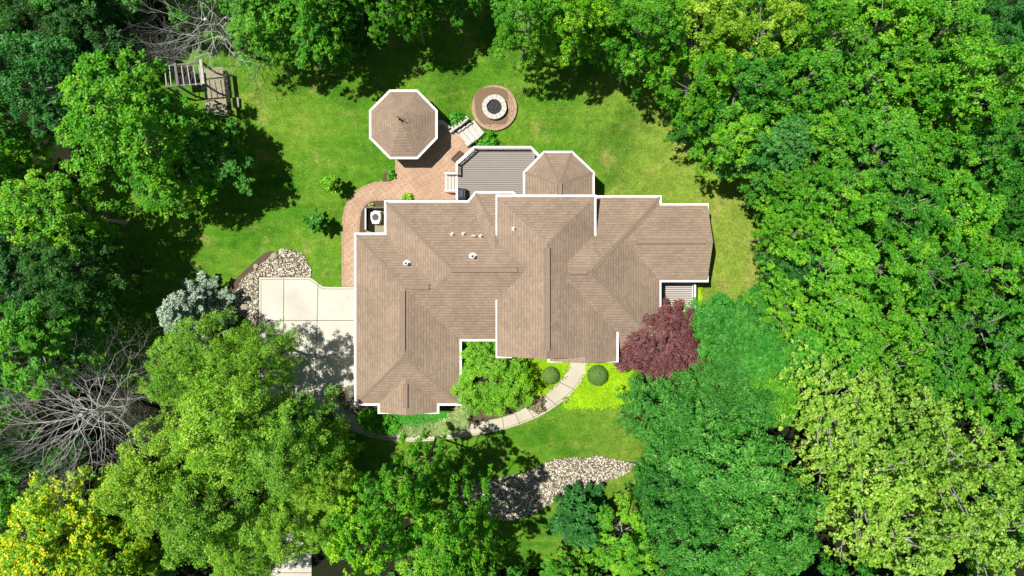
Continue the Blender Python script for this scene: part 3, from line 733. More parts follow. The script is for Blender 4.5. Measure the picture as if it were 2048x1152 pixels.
opening((r1_r[1][0], xy(0, 600, 1)[1]), (1, 0), 1.6, 2.0, .36)
opening((xy(1265, 0, 3)[0], r1_r[2][1]), (0, 1), 1.4, 1.4, .6); opening((xy(860, 0, 3)[0], xy(0, 403, E1)[1]-.44), (0, 1), 1.4, 1.3, .9)

# ---- boards, railings
def boards(poly, z, bw, gap, mat, parent, name='deck_boards'):
    mb = MB(); ys = [p[1] for p in poly]; y = min(ys)
    while y < max(ys):
        f = clip(clip(poly, lambda q: q[1]-y), lambda q: y+bw-gap-q[1])
        if len(f) > 2 and abs(area(f)) > 1e-3: mb.prism(f, z-.04, z+random.Random(int(y*100)).uniform(-.003, .003))
        y += bw
    return mb.build(name, mat, parent)
def railing(pts, z, parent, ht=.98, name='railing', posts=True, inset=0):
    mb = MB(); mb.strip(pts, .15, z+ht-.05, z+ht)
    o = mb.build(name, MT['white'], parent)
    b = MB(); b.strip(pts, .06, z+.08, z+.14); n = len(pts)
    for i in range(n-1):
        a, c = Vector(pts[i]), Vector(pts[i+1]); L = (c-a).length; k = max(1, int(L/.145))
        for j in range(k):
            p = a.lerp(c, (j+.5)/k); b.box((p.x, p.y, z+(ht-.05)/2+.04), (.045, .045, ht-.14), math.atan2(c.y-a.y, c.x-a.x))
    q = b.build('balusters', MT['white'], parent); q.parent = o
    if posts:
        for p in pts:
            c = MB(); c.box((p[0], p[1], z+ht/2-.03), (.11, .11, ht+.02)); c.build('post', MT['white'], parent).parent = o
    return o
# balcony (part of the house)
bz = .35
bal = [xy(a, b, bz) for a, b in ((1322, 567), (1389, 567), (1389, 621), (1322, 621))]
mb = MB(); mb.prism([xy(a, b, bz) for a, b in ((1322, 566), (1391, 566), (1391, 623), (1322, 623))], bz-.25, bz-.045); bfl = mb.build('balcony', MT['white'], house)
boards(bal, bz, .147, .034, MT['deck2'], house, 'balcony_boards').parent = bfl
rl = railing([xy(1390, 570, bz+.9), xy(1390, 622.5, bz+.9), xy(1324, 622.5, bz+.9)], bz, house, .92); rl.parent = bfl
mb = MB()
for px, py in ((1386, 572), (1386, 618)):
    q = at(px, py, 0); mb = MB(); mb.box((q.x, q.y, -.4), (.14, .14, 1.0)); mb.build('support_post', MT['white'], house).parent = bfl

# ---- rear deck
dz = .55
deck = empty('deck', at(980, 350, 0), 'grey board rear deck with white railings between gazebo patio and sunroom', 'deck')
dpoly = [(914, 398), (914, 327), (949, 294.5), (1061, 294.5), (1082, 315), (1060, 338), (1060, 398)]
# convex split: boards are clipped per strip, so build two convex pieces
dk = [xy(a, b, dz) for a, b in [(914, 398), (914, 327), (949, 294.5), (1061, 294.5), (1070, 304), (1070, 398)]]
mb = MB(); mb.prism(dk, -.9, dz-.045); mb.build('skirt', MT['darkwood'], deck)
boards(dk, dz, .147, .032, MT['deck'], deck)
mb = MB(); mb.strip(dk[0:5], .10, dz-.2, dz+.002); mb.build('fascia', MT['white'], deck)
zr = dz+.98
railing([xy(a, b, zr) for a, b in ((913.5, 347), (913.5, 325), (948.5, 294), (1061, 294), (1079, 312))], dz, deck)
railing([xy(a, b, zr) for a, b in ((913.5, 373), (913.5, 399))], dz, deck)
for i in range(4):       # deck stairs
    x0 = 916-(i+0)*6.6; z = dz-.02-(i)*.125
    mb = MB(); a = xy(x0, 381, z); b = xy(x0-6.4, 347.5, z); a = (a[0]-.03, a[1]); mb.prism([(b[0], a[1]), (a[0], a[1]), (a[0], b[1]), (b[0], b[1])], .05, z); mb.build('stair_tread', MT['lime_stone'], deck)
for py, nm in ((346, 'n'), (381.5, 's')):
    a = at(914, py, zr); b = at(889, py, 1.05); mb = MB(); mb.beam(a, b, .09, .05)
    for k in range(5):
        p = a.lerp(b, (k+.8)/5.2); mb.box((p.x, p.y, (p.z+.12)/2), (.05, .05, p.z-.1))
    mb.build('stair_rail', MT['white'], deck)

# ---- gazebo
gz = 2.45
oct_px = [(780.5, 182), (833.5, 182), (872.5, 221.5), (872.5, 275.5), (834, 315.5), (780.5, 315.5), (741, 275.5), (741, 221.5)]
gc = at(806.5, 249, gz)
gaz = empty('gazebo', (gc.x, gc.y, .05), 'octagonal gazebo with brown shingle roof and white trim on the brick patio', 'gazebo')
gP = [xy(a, b, gz) for a, b in oct_px]
n0 = len(ROOFS)
grf = roof(None, gz, sl=.58, parent=gaz, xyw=gP)
mb = MB(); mb.strip(gP, .2, gz-.17, gz+.03, True); mb.build('fascia', MT['white'], gaz).parent = grf
cc = Vector((gc.x, gc.y))
gapex = roof_z(gc.x, gc.y-.01)
for i in range(8):
    v = Vector(gP[i]); q = cc.lerp(v, .84); mb = MB(); mb.box((q.x, q.y, gz/2+.06), (.13, .13, gz-.02)); mb.build('post', MT['white'], gaz)
mb = MB(); mb.prism([tuple(cc.lerp(Vector(v), .88)) for v in gP], -.8, .12); mb.build('floor', MT['brick'], gaz)
mb = MB(); t = Vector((gc.x, gc.y, gapex-.1))
mb.tube([t, t+Vector((0, 0, 1.35))], [.035, .025], 6); mb.lathe((t.x, t.y), [(0, t.z+.28), (.09, t.z+.36), (0, t.z+.45)], 8)
mb.beam(t+Vector((-.22, .10, .72)), t+Vector((.24, -.12, .72)), .03, .03); mb.beam(t+Vector((-.10, -.2, .62)), t+Vector((.10, .2, .62)), .025, .025)
mb.box(t+Vector((-.2, .09, .76)), (.16, .02, .14), -.45)
mb.build('weather_vane', MT['black'], gaz)

# ---- curved seat wall beside gazebo
mb = MB(); mb.strip([xy(*q, .5) for q in ((862, 243), (874, 242.5), (885, 244), (893, 250), (901, 259.5))], .27, -.9, .5)
o = mb.build('seat_wall', MT['lime_stone'], None, at(885, 244, 0)); tag(o, 'low grey curved seat wall in the shade beside the gazebo', 'wall')

# ---- stone steps
st = empty('stone_steps', at(940, 262, -.6), 'pale limestone steps down from the brick patio to the fire pit', 'steps')
p0 = Vector(xy(922.5, 275.5)); p1 = Vector(xy(957, 248)); dv = (p1-p0); u = dv.normalized(); nn = Vector((-u.y, u.x)); L = dv.length/4; hw = .60
for i in range(4):
    z = .03-.16*(i+1)+.10; a = p0+u*L*i; b = p0+u*(L*(i+1)-.035); mb = MB()
    mb.prism([tuple(a-nn*hw), tuple(b-nn*hw), tuple(b+nn*hw), tuple(a+nn*hw)], -1.3, z); mb.build('step', MT['lime_stone'], st)
for sgn, pts in ((1, ((899, 263.5), (907.5, 256.5), (916, 250), (925.5, 241.5), (934.5, 233))), (-1, ((932, 290.5), (940.5, 284), (949, 277), (957, 270), (965.5, 261)))):
    for i in range(4):
        a, b = Vector(xy(*pts[i], .3)), Vector(xy(*pts[i+1], .3)); t = (b-a).normalized(); k = Vector((-t.y, t.x)); z = .50-.14*i
        mb = MB(); wv = .155+(.0 if i % 2 else .02); mb.prism([tuple(a-k*wv), tuple(b-k*wv+t*.0), tuple(b+k*wv), tuple(a+k*wv)], -1.3, z); mb.build('side_wall_block', MT['lime_stone'], st)
mb = MB(); a = at(911.5, 261, .62); b = at(939, 240, .22); mb.beam(a, b, .09, .06)
for k in (0, 1): q = (a, b)[k]; mb.box((q.x, q.y, q.z-.45), (.07, .07, .9))
mb.build('sloping_bar', MT['darkwood'], st)  # dark bar on two posts, sloping along the left side wall

# ---- fire pit
fz = -.66; fc = at(988.5, 213.5, fz+.45)
fp = empty('fire_pit', (fc.x, fc.y, fz), 'round pale stone fire pit filled with grey ash on a brick circle', 'fire pit')
mb = MB(); mb.lathe((fc.x, fc.y), [(.96, fz-.2), (.96, fz+.36), (.60, fz+.36), (.60, fz+.1)], 40); mb.build('stone_ring', MT['lime_stone'], fp)
rb_ = random.Random(8)
for k in range(14):
    a0 = 2*math.pi*k/14+.012; a1 = 2*math.pi*(k+1)/14-.012; mb = MB(); ro = .985+rb_.uniform(-.015, .02); ri = .605+rb_.uniform(-.02, .02); zt_ = fz+.48+rb_.uniform(-.012, .012)
    arc = [a0+(a1-a0)*q/4 for q in range(5)]
    mb.prism([(fc.x+ro*math.cos(q), fc.y+ro*math.sin(q)) for q in arc]+[(fc.x+ri*math.cos(q), fc.y+ri*math.sin(q)) for q in arc[::-1]], fz+.365, zt_)
    mb.build('coping_block', MT['lime_stone'], fp)
rng = np.random.default_rng(3); V = []; F = []; n = 0
for k in range(260):
    a = rng.uniform(0, 6.28); r_ = .57*math.sqrt(rng.uniform()); s = rng.uniform(.03, .07); v = rock_shape(rng, s)+np.array([r_*math.cos(a), r_*math.sin(a), .22+rng.uniform(0, .06)])
    V.append(v); F.append(ICO_F+n); n += len(v)
me = npmesh('ash_bed', np.concatenate(V), np.concatenate(F), None, MT['char'], 3); o = bpy.data.objects.new('ash_bed', me); C.objects.link(o); o.parent = fp
mb = MB(); mb.lathe((fc.x, fc.y), [(0.62, fz+.2), (0, fz+.2)], 24); mb.build('ash_base', MT['char'], fp)
pc = at(988.5, 215.5, fz); mb = MB(); mb.lathe((pc.x, pc.y), [(1.85, fz-.4), (1.85, fz+.02), (1.62, fz+.021)], 48)
o = mb.build('paving_edge', MT['edge']); tag(o, kind='structure')
mb = MB(); mb.lathe((pc.x, pc.y), [(1.62, fz+.02), (.2, fz+.021)], 48); o = mb.build('round_paving', MT['ring']); tag(o, kind='structure')
mud = [(982, 174), (996, 175), (1008, 178), (1015, 183), (1017, 192), (1015.5, 205), (1017, 216), (1017, 230), (1015, 243), (1008, 249), (990, 248), (975, 249), (966, 248), (957, 240), (952, 226), (950, 212), (948, 196), (955, 184), (966, 176)]
slab('mud_patch', smooth_poly(mud, 1), fz+.005, fz+.032, MT['mud'])

# ---- grill, planter, air conditioner, fence
g0 = at(925.5, 391, dz); gr = empty('grill', g0, 'barbecue grill under a dark slate cover on the deck by the house', 'grill')
mb = MB(); x, y = g0.x, g0.y
def taper(mb, c, w0, d0, w1, d1, z0, z1):
    A = [(c[0]+i*w0/2, c[1]+j*d0/2, z0) for i, j in ((-1, -1), (1, -1), (1, 1), (-1, 1))]; B = [(c[0]+i*w1/2, c[1]+j*d1/2, z1) for i, j in ((-1, -1), (1, -1), (1, 1), (-1, 1))]
    mb.face(B)
    for i in range(4): mb.face([A[i-1], A[i], B[i], B[i-1]])
taper(mb, (x, y), .62, 1.0, .54, .86, dz, dz+.8); taper(mb, (x, y+.0), .54, .86, .46, .58, dz+.8, dz+1.0); taper(mb, (x-.02, y), .40, .56, .20, .46, dz+1.0, dz+1.12)
mb.build('cover', MT['slate'], gr)
for j in (-.42, .42): mb = MB(); mb.beam((x-.2, y+j, dz+.70), (x+.2, y+j, dz+.70), .06, .05); mb.build('side_handle', MT['slate'], gr)
pl = [xy(a, b, .3) for a, b in ((919, 301.6), (926.8, 306.8), (909.5, 324), (903, 318))]
p0_ = at(914.5, 312.5, .05); tr = empty('planter', p0_, 'low rectangular planter of brown soil on the patio against the deck rail', 'planter')
mb = MB(); mb.strip(pl, .06, .05, .33, True); mb.build('planter_frame', MT['bark'], tr)
mb = MB(); mb.prism(pl, .05, .27); mb.build('soil_fill', MT['soil'], tr)
fb = MB()
f_pts = [xy(a, b, 1.3) for a, b in ((771, 415.2), (729, 415.2), (729, 459))]
fn = empty('screen_fence', at(729, 416, 0), 'black screen fence with a white cap around the air conditioner', 'fence')
mb = MB(); mb.strip(f_pts, .07, 0, 1.27); mb.build('fence_panel', MT['black'], fn)
mb = MB(); mb.strip([xy(731, 417, 1.3), xy(731, 459, 1.3)], .09, 1.24, 1.31); mb.build('fence_cap', MT['white'], fn)
mb = MB(); mb.strip([xy(728, 414.5, 1.3), xy(768, 414.5, 1.3)], .07, 1.272, 1.30); mb.build('fence_rail', MT['wood'], fn)
slab('service_slab', [(732, 418), (774, 418), (774, 470), (732, 470)], 0, .045, MT['sand'])
ac0 = at(755, 437, .05); ac = empty('air_conditioner', ac0, 'white air conditioner unit with a round fan in the screened corner', 'air conditioner')
mb = MB(); x, y = ac0.x, ac0.y; zt = .85
P8 = [(x-.38, y+.34), (x-.38, y-.1), (x-.24, y-.48), (x+.24, y-.48), (x+.38, y-.1), (x+.38, y+.34), (x+.28, y+.44), (x-.28, y+.44)]
mb.prism(P8, .05, zt); mb.build('casing', MT['white'], ac)
mb = MB(); mb.lathe((x, y+.02), [(.30, zt+.004), (.30, zt+.03), (.27, zt+.03), (.27, zt+.004)], 24); mb.build('fan_ring', MT['metal'], ac)
mb = MB(); mb.lathe((x, y+.02), [(.27, zt+.006), (0, zt+.006)], 24); mb.build('fan_well', MT['black'], ac)
mb = MB()
for k in range(5):
    a = k*2*math.pi/5; c, s_ = math.cos(a), math.sin(a); c2, s2 = math.cos(a+.6), math.sin(a+.6)
    mb.face([(x+.05*c, y+.02+.05*s_, zt+.015), (x+.25*c, y+.02+.25*s_, zt+.012), (x+.25*c2, y+.02+.25*s2, zt+.024), (x+.05*c2, y+.02+.05*s2, zt+.02)])
mb.lathe((x, y+.02), [(.06, zt+.012), (.06, zt+.03), (0, zt+.035)], 12); mb.build('fan_blades', MT['slate'], ac)
mb = MB(); mb.tube([(x-.28, y+.5, .1), (x-.2, y+.53, .55), (x, y+.53, .58), (x+.35, y+.5, .5)], [.04]*4, 6); mb.build('refrigerant_line', MT['white'], ac)

# ---- play structure
ps0 = at(385, 170, 0); ps = empty('play_frame', ps0, 'weathered timber play frame with an open slatted top at the wood edge', 'play frame'); zt = 2.7
fr = {'a': (328, 132.5), 'b': (403, 123), 'c': (409, 167), 'd': (332, 174)}
mb = MB()
mb.beam(at(*fr['a'], zt), at(400, 125, zt), .10, .12); mb.beam(at(*fr['d'], zt), at(*fr['c'], zt), .10, .12); mb.build('side_beam', MT['wood'], ps)
mb = MB(); mb.beam(at(401.5, 119, zt+.08), at(407, 168, zt+.08), .20, .14); mb.build('end_beam', MT['dead'], ps)
mb = MB(); mb.beam(at(350, 126, zt+.08), at(356.5, 172, zt+.08), .18, .14); mb.build('cross_beam', MT['wood'], ps)
mb = MB()
for x0, x1 in ((329, 333), (338.5, 342.5), (362.5, 368.5), (374.5, 380.5), (386.5, 392.5), (398, 403)):
    mb.beam(at(x0, 131, zt+.05), at(x1, 171, zt+.05), .055, .05)
mb.build('top_slats', MT['dead'], ps)
for q in ((330, 134), (402, 124), (408, 167), (333, 174), (352, 130), (357, 172)):
    p = at(*q, zt); mb = MB(); mb.box((p.x, p.y, zt/2), (.13, .13, zt)); mb.build('post', MT['wood'], ps)
p1_ = at(372, 152, 1.3); mb = MB(); mb.box(p1_, (1.2, 1.5, .08), R(5)); mb.build('platform', MT['darkwood'], ps)
mb = MB(); mb.beam(at(450, 142, 1.0), at(460, 228, 1.0), .30, .16); mb.build('low_beam', MT['darkwood'], ps)
for q0, q1, zz, wd, ht in (((416, 231), (460, 226), .5, .12, .3), ((398, 221), (432, 215), .9, .12, .1), ((410, 203), (428, 200), .8, .10, .1)):
    mb = MB(); mb.beam(at(*q0, zz), at(*q1, zz), wd, ht); mb.build('low_rail', MT['wood'], ps)
for q in ((431, 215), (427, 200), (459, 226), (450, 143)):
    p = at(*q, .9); mb = MB(); mb.box((p.x, p.y, .45), (.12, .12, .9)); mb.build('low_post', MT['wood'], ps)
slab('sand_bed', [(407, 138), (446, 133), (462, 228), (412, 234)], -.1, .02, MT['sand'])
p = at(472.5, 205.5, .2); bx = empty('storage_box', (p.x, p.y, 0), 'small tan storage box on the grass right of the play frame', 'box', rz=R(4))
mb = MB(); mb.box((p.x, p.y, .14), (.44, .76, .28)); mb.build('box_body', MT['sand'], bx); mb = MB(); mb.box((p.x, p.y, .30), (.48, .80, .035)); mb.build('lid', MT['sand'], bx)

# ================================================================== LOW PLANTING
def leaf_mat(name, poly_px, n, ls, h, leaf, seed, label, cat, kind_=None, asp=1.4, group=None, up=.8, clump=.5):
    rng = np.random.default_rng(seed); P = [xy(*q) for q in poly_px]; xs = [p[0] for p in P]; ys = [p[1] for p in P]
    X = rng.uniform(min(xs), max(xs), n*2); Y = rng.uniform(min(ys), max(ys), n*2); k = inside(X, Y, P); X = X[k][:n]; Y = Y[k][:n]; X = X+rng.normal(0, .14, len(X)); Y = Y+rng.normal(0, .14, len(Y))
    # distance-like clump field from random centres
    cx = rng.uniform(min(xs), max(xs), 60); cy = rng.uniform(min(ys), max(ys), 60); ch = rng.uniform(.55, 1, 60)
    d2 = (X[:, None]-cx)**2+(Y[:, None]-cy)**2; nn_ = d2.argmin(1); b = ch[nn_]*np.exp(-d2[np.arange(len(X)), nn_]/(clump**2*2))
    Z = .03+h*(.35+.65*b)*rng.uniform(.55, 1, len(X)); base = np.array([zg(a, c) for a, c in zip(X, Y)])
    N = rng.normal(0, .5, (len(X), 3)); N[:, 2] = up
    c0 = np.array([X.mean(), Y.mean(), 0])
    me = leaves(name, np.stack([X, Y, Z+base], 1)-c0, N, ls*rng.uniform(.7, 1.3, len(X)), asp, .45*ch[nn_]+.55*rng.uniform(size=len(X)), LEAF[leaf], rng)
    o = bpy.data.objects.new(name, me); C.objects.link(o); o.location = c0; return tag(o, label, cat, group, kind_)
leaf_mat('ground_cover', [(1128, 808), (1142, 795), (1158, 779), (1172, 757), (1178, 735), (1178, 718), (1262, 716), (1262, 770), (1266, 800), (1240, 811), (1180, 811), (1132, 812)], 26000, .11, .22, 'lime', 1, 'lime green ground cover right of the curved front path', 'ground cover', 'stuff')
leaf_mat('ground_cover', [(1052, 712), (1130, 712), (1134, 730), (1122, 752), (1098, 775), (1078, 792), (1056, 808), (1044, 790), (1040, 740)], 15000, .12, .25, 'lime', 2, 'lime green ground cover left of the curved front path', 'ground cover', 'stuff')
leaf_mat('ground_cover', smooth_poly([(1393, 572), (1403, 575), (1404, 600), (1402, 632), (1393, 645), (1380, 630), (1392, 620)], 1), 2500, .12, .25, 'lime', 3, 'strip of lime green plants beside the small balcony', 'ground cover', 'stuff')
leaf_mat('hedge', [(775, 828), (895, 824), (893, 838), (870, 846), (840, 851), (790, 850)], 13000, .08, .35, 'hedge', 4, 'clipped dark green hedge under the garage gable', 'hedge', up=1.2)
leaf_mat('variegated_shrubs', smooth_poly([(793, 854), (835, 853), (870, 848), (898, 838), (915, 815), (935, 812), (938, 848), (905, 862), (860, 866), (800, 866)], 1), 9000, .12, .5, 'vari', 5, 'cream variegated shrub border between hedge and front path', 'shrubs', 'stuff', clump=.35)
leaf_mat('border_shrubs', smooth_poly([(722, 822), (760, 822), (790, 838), (800, 862), (760, 862), (725, 848)], 1), 6000, .12, .8, 'shrub', 6, 'dark green shrub border at the garage corner in the shade', 'shrubs', 'stuff')
leaf_mat('border_shrubs', smooth_poly([(680, 785), (712, 775), (714, 815), (705, 822), (690, 806)], 1), 2500, .12, .4, 'tan', 16, 'reddish tan low shrubs between the driveway and garage corner', 'shrubs', 'stuff')
def bush(px, py, r, h, leaf, label, n=7000, ls=.11, name='bush', cat='shrub', group=None, solid=None, asp=1.4, jit=.12, zb=None):
    p = at(px, py, h*.6); z = zg(p.x, p.y) if zb is None else zb; rng = np.random.default_rng(int(px+py)); rm = r*M
    root = empty(name, (p.x, p.y, z), label, cat, group)
    D = rng.normal(size=(n, 3)); D[:, 2] = np.abs(D[:, 2]); D /= np.linalg.norm(D, axis=1, keepdims=True)
    k = (1-rng.uniform(0, .35, n)**1.0*(.35 if solid else 1))+rng.normal(0, jit, n)
    lob = 1+(0 if solid else .12)*np.sin(np.arctan2(D[:, 1], D[:, 0])*3+px)+(0 if solid else .1)*np.sin(np.arctan2(D[:, 1], D[:, 0])*7)
    P = D*np.array([rm, rm, h])*(k*lob)[:, None]+np.array([0, 0, .05])
    me = leaves('foliage', P, D*.8+rng.normal(0, .5, (n, 3))*(.5 if solid else 1)+np.array([0, 0, .35]), ls*rng.uniform(.7, 1.3, n), asp, rng.uniform(size=n), LEAF[leaf], rng)
    o = bpy.data.objects.new('foliage', me); C.objects.link(o); o.parent = root
    mb = MB()
    for i in range(7):
        a = i*.9+px; mb.tube([(0, 0, 0), (.25*rm*math.cos(a), .25*rm*math.sin(a), h*.4), (.6*rm*math.cos(a), .6*rm*math.sin(a), h*.7)], [.025, .02, .008], 5)
    o = mb.build('stem', MT['bark'], None); o.parent = root
    return root
bush(912, 236, 17, .95, 'shrub', 'round leafy bush left of the stone steps by the gazebo', 5000, .12, group='bushes beside the stone steps')
bush(972, 282, 22, .85, 'shrub', 'round leafy bush between the stone steps and the deck railing', 6500, .12, group='bushes beside the stone steps', jit=.15)
bush(1102, 752, 17.5, 1.0, 'trim', 'smoothly clipped dome shrub left of the front path', 9000, .075, name='topiary_dome', group='clipped domes by the front door', solid=True, jit=.035)
bush(1196.5, 752, 20.5, 1.05, 'trim', 'smoothly clipped dome shrub right of the front path', 11000, .075, name='topiary_dome', group='clipped domes by the front door', solid=True, jit=.035)
bush(782, 349, 8, .5, 'shrub', 'small green plant in the stone bed at the patio corner', 700, .13)
bush(815, 397, 9, .5, 'yellow', 'spiky yellow green grass clump at the patio house wall', 500, .12, asp=4, name='grass_clump', cat='plant')
bush(1073, 808, 16, .7, 'tan', 'grey tan shrub spilling over the front path edge', 1300, .12, jit=.2)
bush(742, 410, 5, .3, 'vari', 'tiny white flowered plant in the soil bed by the fence', 160, .11, name='small_plant', cat='plant')
bush(1131, 800, 5, .4, 'vari', 'small pale plant on the inside bend of the front path', 200, .11, name='small_plant', cat='plant')
def sapling(px, py, r, h, leaf, label, seed):
    rng = np.random.default_rng(seed); p = at(px, py, h*.7); z = zg(p.x, p.y)
    root = empty('young_tree', (p.x, p.y, z), label, 'tree', 'young trees on the left lawn')
    mb = MB(); mb.tube([(0, 0, -.05), (.03, .02, h*.5), (0, 0, h*.95)], [.045, .03, .01], 6); rm = r*M
    Ps = []
    for k in range(17):
        a = k*2.4+seed; zz = h*(.35+.6*k/17); rr = rm*(1.05-.55*k/17)*rng.uniform(.6, 1.15); e = np.array([rr*math.cos(a), rr*math.sin(a), zz+.2])
        mb.tube([(0, 0, zz-.1), tuple(e*.5+np.array([0, 0, zz-.05])*.5), tuple(e)], [.02, .012, .006], 4)
        for t in np.linspace(.3, 1, 7): Ps.append(e*t+np.array([0, 0, zz*(1-t)])+rng.normal(0, .07, (14, 3)))
    P = np.concatenate(Ps); n = len(P); N = rng.normal(0, .5, (n, 3)); N[:, 2] += .9
    mb.build('trunk', MT['bark'], None).parent = root
    me = leaves('crown', P, N, .14*rng.uniform(.7, 1.3, n), 1.5, rng.uniform(size=n), LEAF[leaf], rng)
    o = bpy.data.objects.new('crown', me); C.objects.link(o); o.parent = root
sapling(661, 368, 20, 3.0, 'yellow', 'bright green young tree on the lawn nearer the gazebo', 11)
sapling(632, 446, 25, 2.9, 'mid', 'darker young tree on the lawn nearer the driveway', 12)

# blue spruce ------------------------------------------------------
def spruce(px, py, r, h, label, leaf='blue', seed=2, lev=11, name='spruce_tree'):
    rng = np.random.default_rng(seed); p = at(px, py, h*.55); z = zg(p.x, p.y); root = empty(name, (p.x, p.y, z), label, 'tree'); rm = r*M*(1-h*.55/H)
    mb = MB(); mb.tube([(0, 0, -.1), (0, 0, h)], [.16, .02], 7); PP = []; NN = []; TT = []
    for l in range(lev):
        f = l/lev; zz = h*(.12+.86*f); rl_ = rm*(1-f)**.8*rng.uniform(.85, 1.1)+.15; nb = max(5, int(13*(1-f)+4))
        for b in range(nb):
            a = 6.283*(b+rng.uniform(-.3, .3))/nb+l*.7; rr = rl_*rng.uniform(.7, 1.15); d = np.array([math.cos(a), math.sin(a), .05])
            e = d*rr+np.array([0, 0, zz+.25]); s0 = np.array([0, 0, zz])
            mb.tube([tuple(s0), tuple((s0+e)/2-np.array([0, 0, .1])), tuple(e)], [.035, .02, .008], 4)
            tb = rng.uniform()
            for t in np.arange(.25, 1.03, .16/max(rr, .3)):
                c = s0+(e-s0)*t-np.array([0, 0, .4*t*(1-t)])
                side = np.array([-d[1], d[0], 0]); wl = .30*(1.15-t)*rr*.9+.06
                for s in (-1, 0, 1):
                    m = 12; q = c+side*s*wl*rng.uniform(.3, 1)+d*abs(s)*wl*.4
                    PP.append(q+rng.normal(0, .055, (m, 3))); nn_ = rng.normal(0, .6, (m, 3)); nn_[:, 2] += .6; NN.append(nn_); TT.append(np.full(m, .35*tb)+.65*rng.uniform(size=m))
    P = np.concatenate(PP); n = len(P)
    mb.build('trunk', MT['bark'], None).parent = root
    me = leaves('crown', P, np.concatenate(NN), .10*rng.uniform(.7, 1.3, n), 2.6, np.concatenate(TT), LEAF[leaf], rng); o = bpy.data.objects.new('crown', me); C.objects.link(o); o.parent = root
spruce(370, 625, 68, 7.0, 'silvery blue spruce tree left of the concrete driveway')
spruce(1172, 1055, 62, 6.5, 'dark bluish conifer below the river stone stream bed', 'teal', 5, name='conifer_tree')

# bare trees -------------------------------------------------------
def bare_tree(px, py, r, h, label, seed, n1=15, thick=.16):
    rnd = random.Random(seed); p = at(px, py, h*.9); z = zg(p.x, p.y); rm = r*M*(1-h*.9/H)
    root = empty('bare_tree', (p.x, p.y, z), label, 'tree', 'leafless grey trees')
    mb = MB(); mb.tube([(0, 0, -.2), (.1, 0, h*.3), (0, .1, h*.62)], [thick*1.3, thick, thick*.8], 7); bb = MB()
    def br(p, d, L, rad, dep):
        n = 5; pts = [p]; rads = [rad]; q = p
        curl = Vector((rnd.uniform(-1, 1), rnd.uniform(-1, 1), rnd.uniform(-.5, .6)))*.30
        for i in range(n):
            d = (d+curl*.5+Vector((rnd.uniform(-.30, .30), rnd.uniform(-.30, .30), rnd.uniform(-.22, .22)))).normalized(); q = q+d*L/n; pts.append(q); rads.append(rad*(1-(i+1)/n*.72))
            if dep > 0 and rnd.random() < (.9 if i > 0 else .4):
                s = Vector((-d.y, d.x, rnd.uniform(-.3, .5)))*rnd.choice((-1, 1)); br(q, (d*.75+s*.65).normalized(), L*rnd.uniform(.48, .74), rads[-1]*.72, dep-1)
        bb.tube(pts, rads, 5 if dep > 1 else 3, cap=False)
    for k in range(n1):
        a = k*2.399+seed; el = .10+.9*(k/n1); zz = h*(.32+.36*k/n1)
        d = Vector((math.cos(a), math.sin(a), el)).normalized(); br(Vector((0, 0, zz)), d, rm*.98, thick*.17, 3)
    mb.build('trunk', MT['dead'], None).parent = root; bb.build('branches', MT['dead'], None).parent = root
bare_tree(102, 850, 152, 11, 'big leafless grey tree with tangled branches at the left edge', 4, 34)
bare_tree(368, 5, 125, 11.0, 'leafless grey tree reaching in from the top edge above the play frame', 9, 24)

# purple and lime trees near the house ----------------------------
tree(1331, 694, 92, 5.6, 'full', 'purple', 'dark purple leaved tree at the right front corner of the house', name='purple_tree')
tree(984, 759, 82, 5.2, 'fine', 'chart', 'lime green small tree in the bed between garage and front gable', name='small_tree')

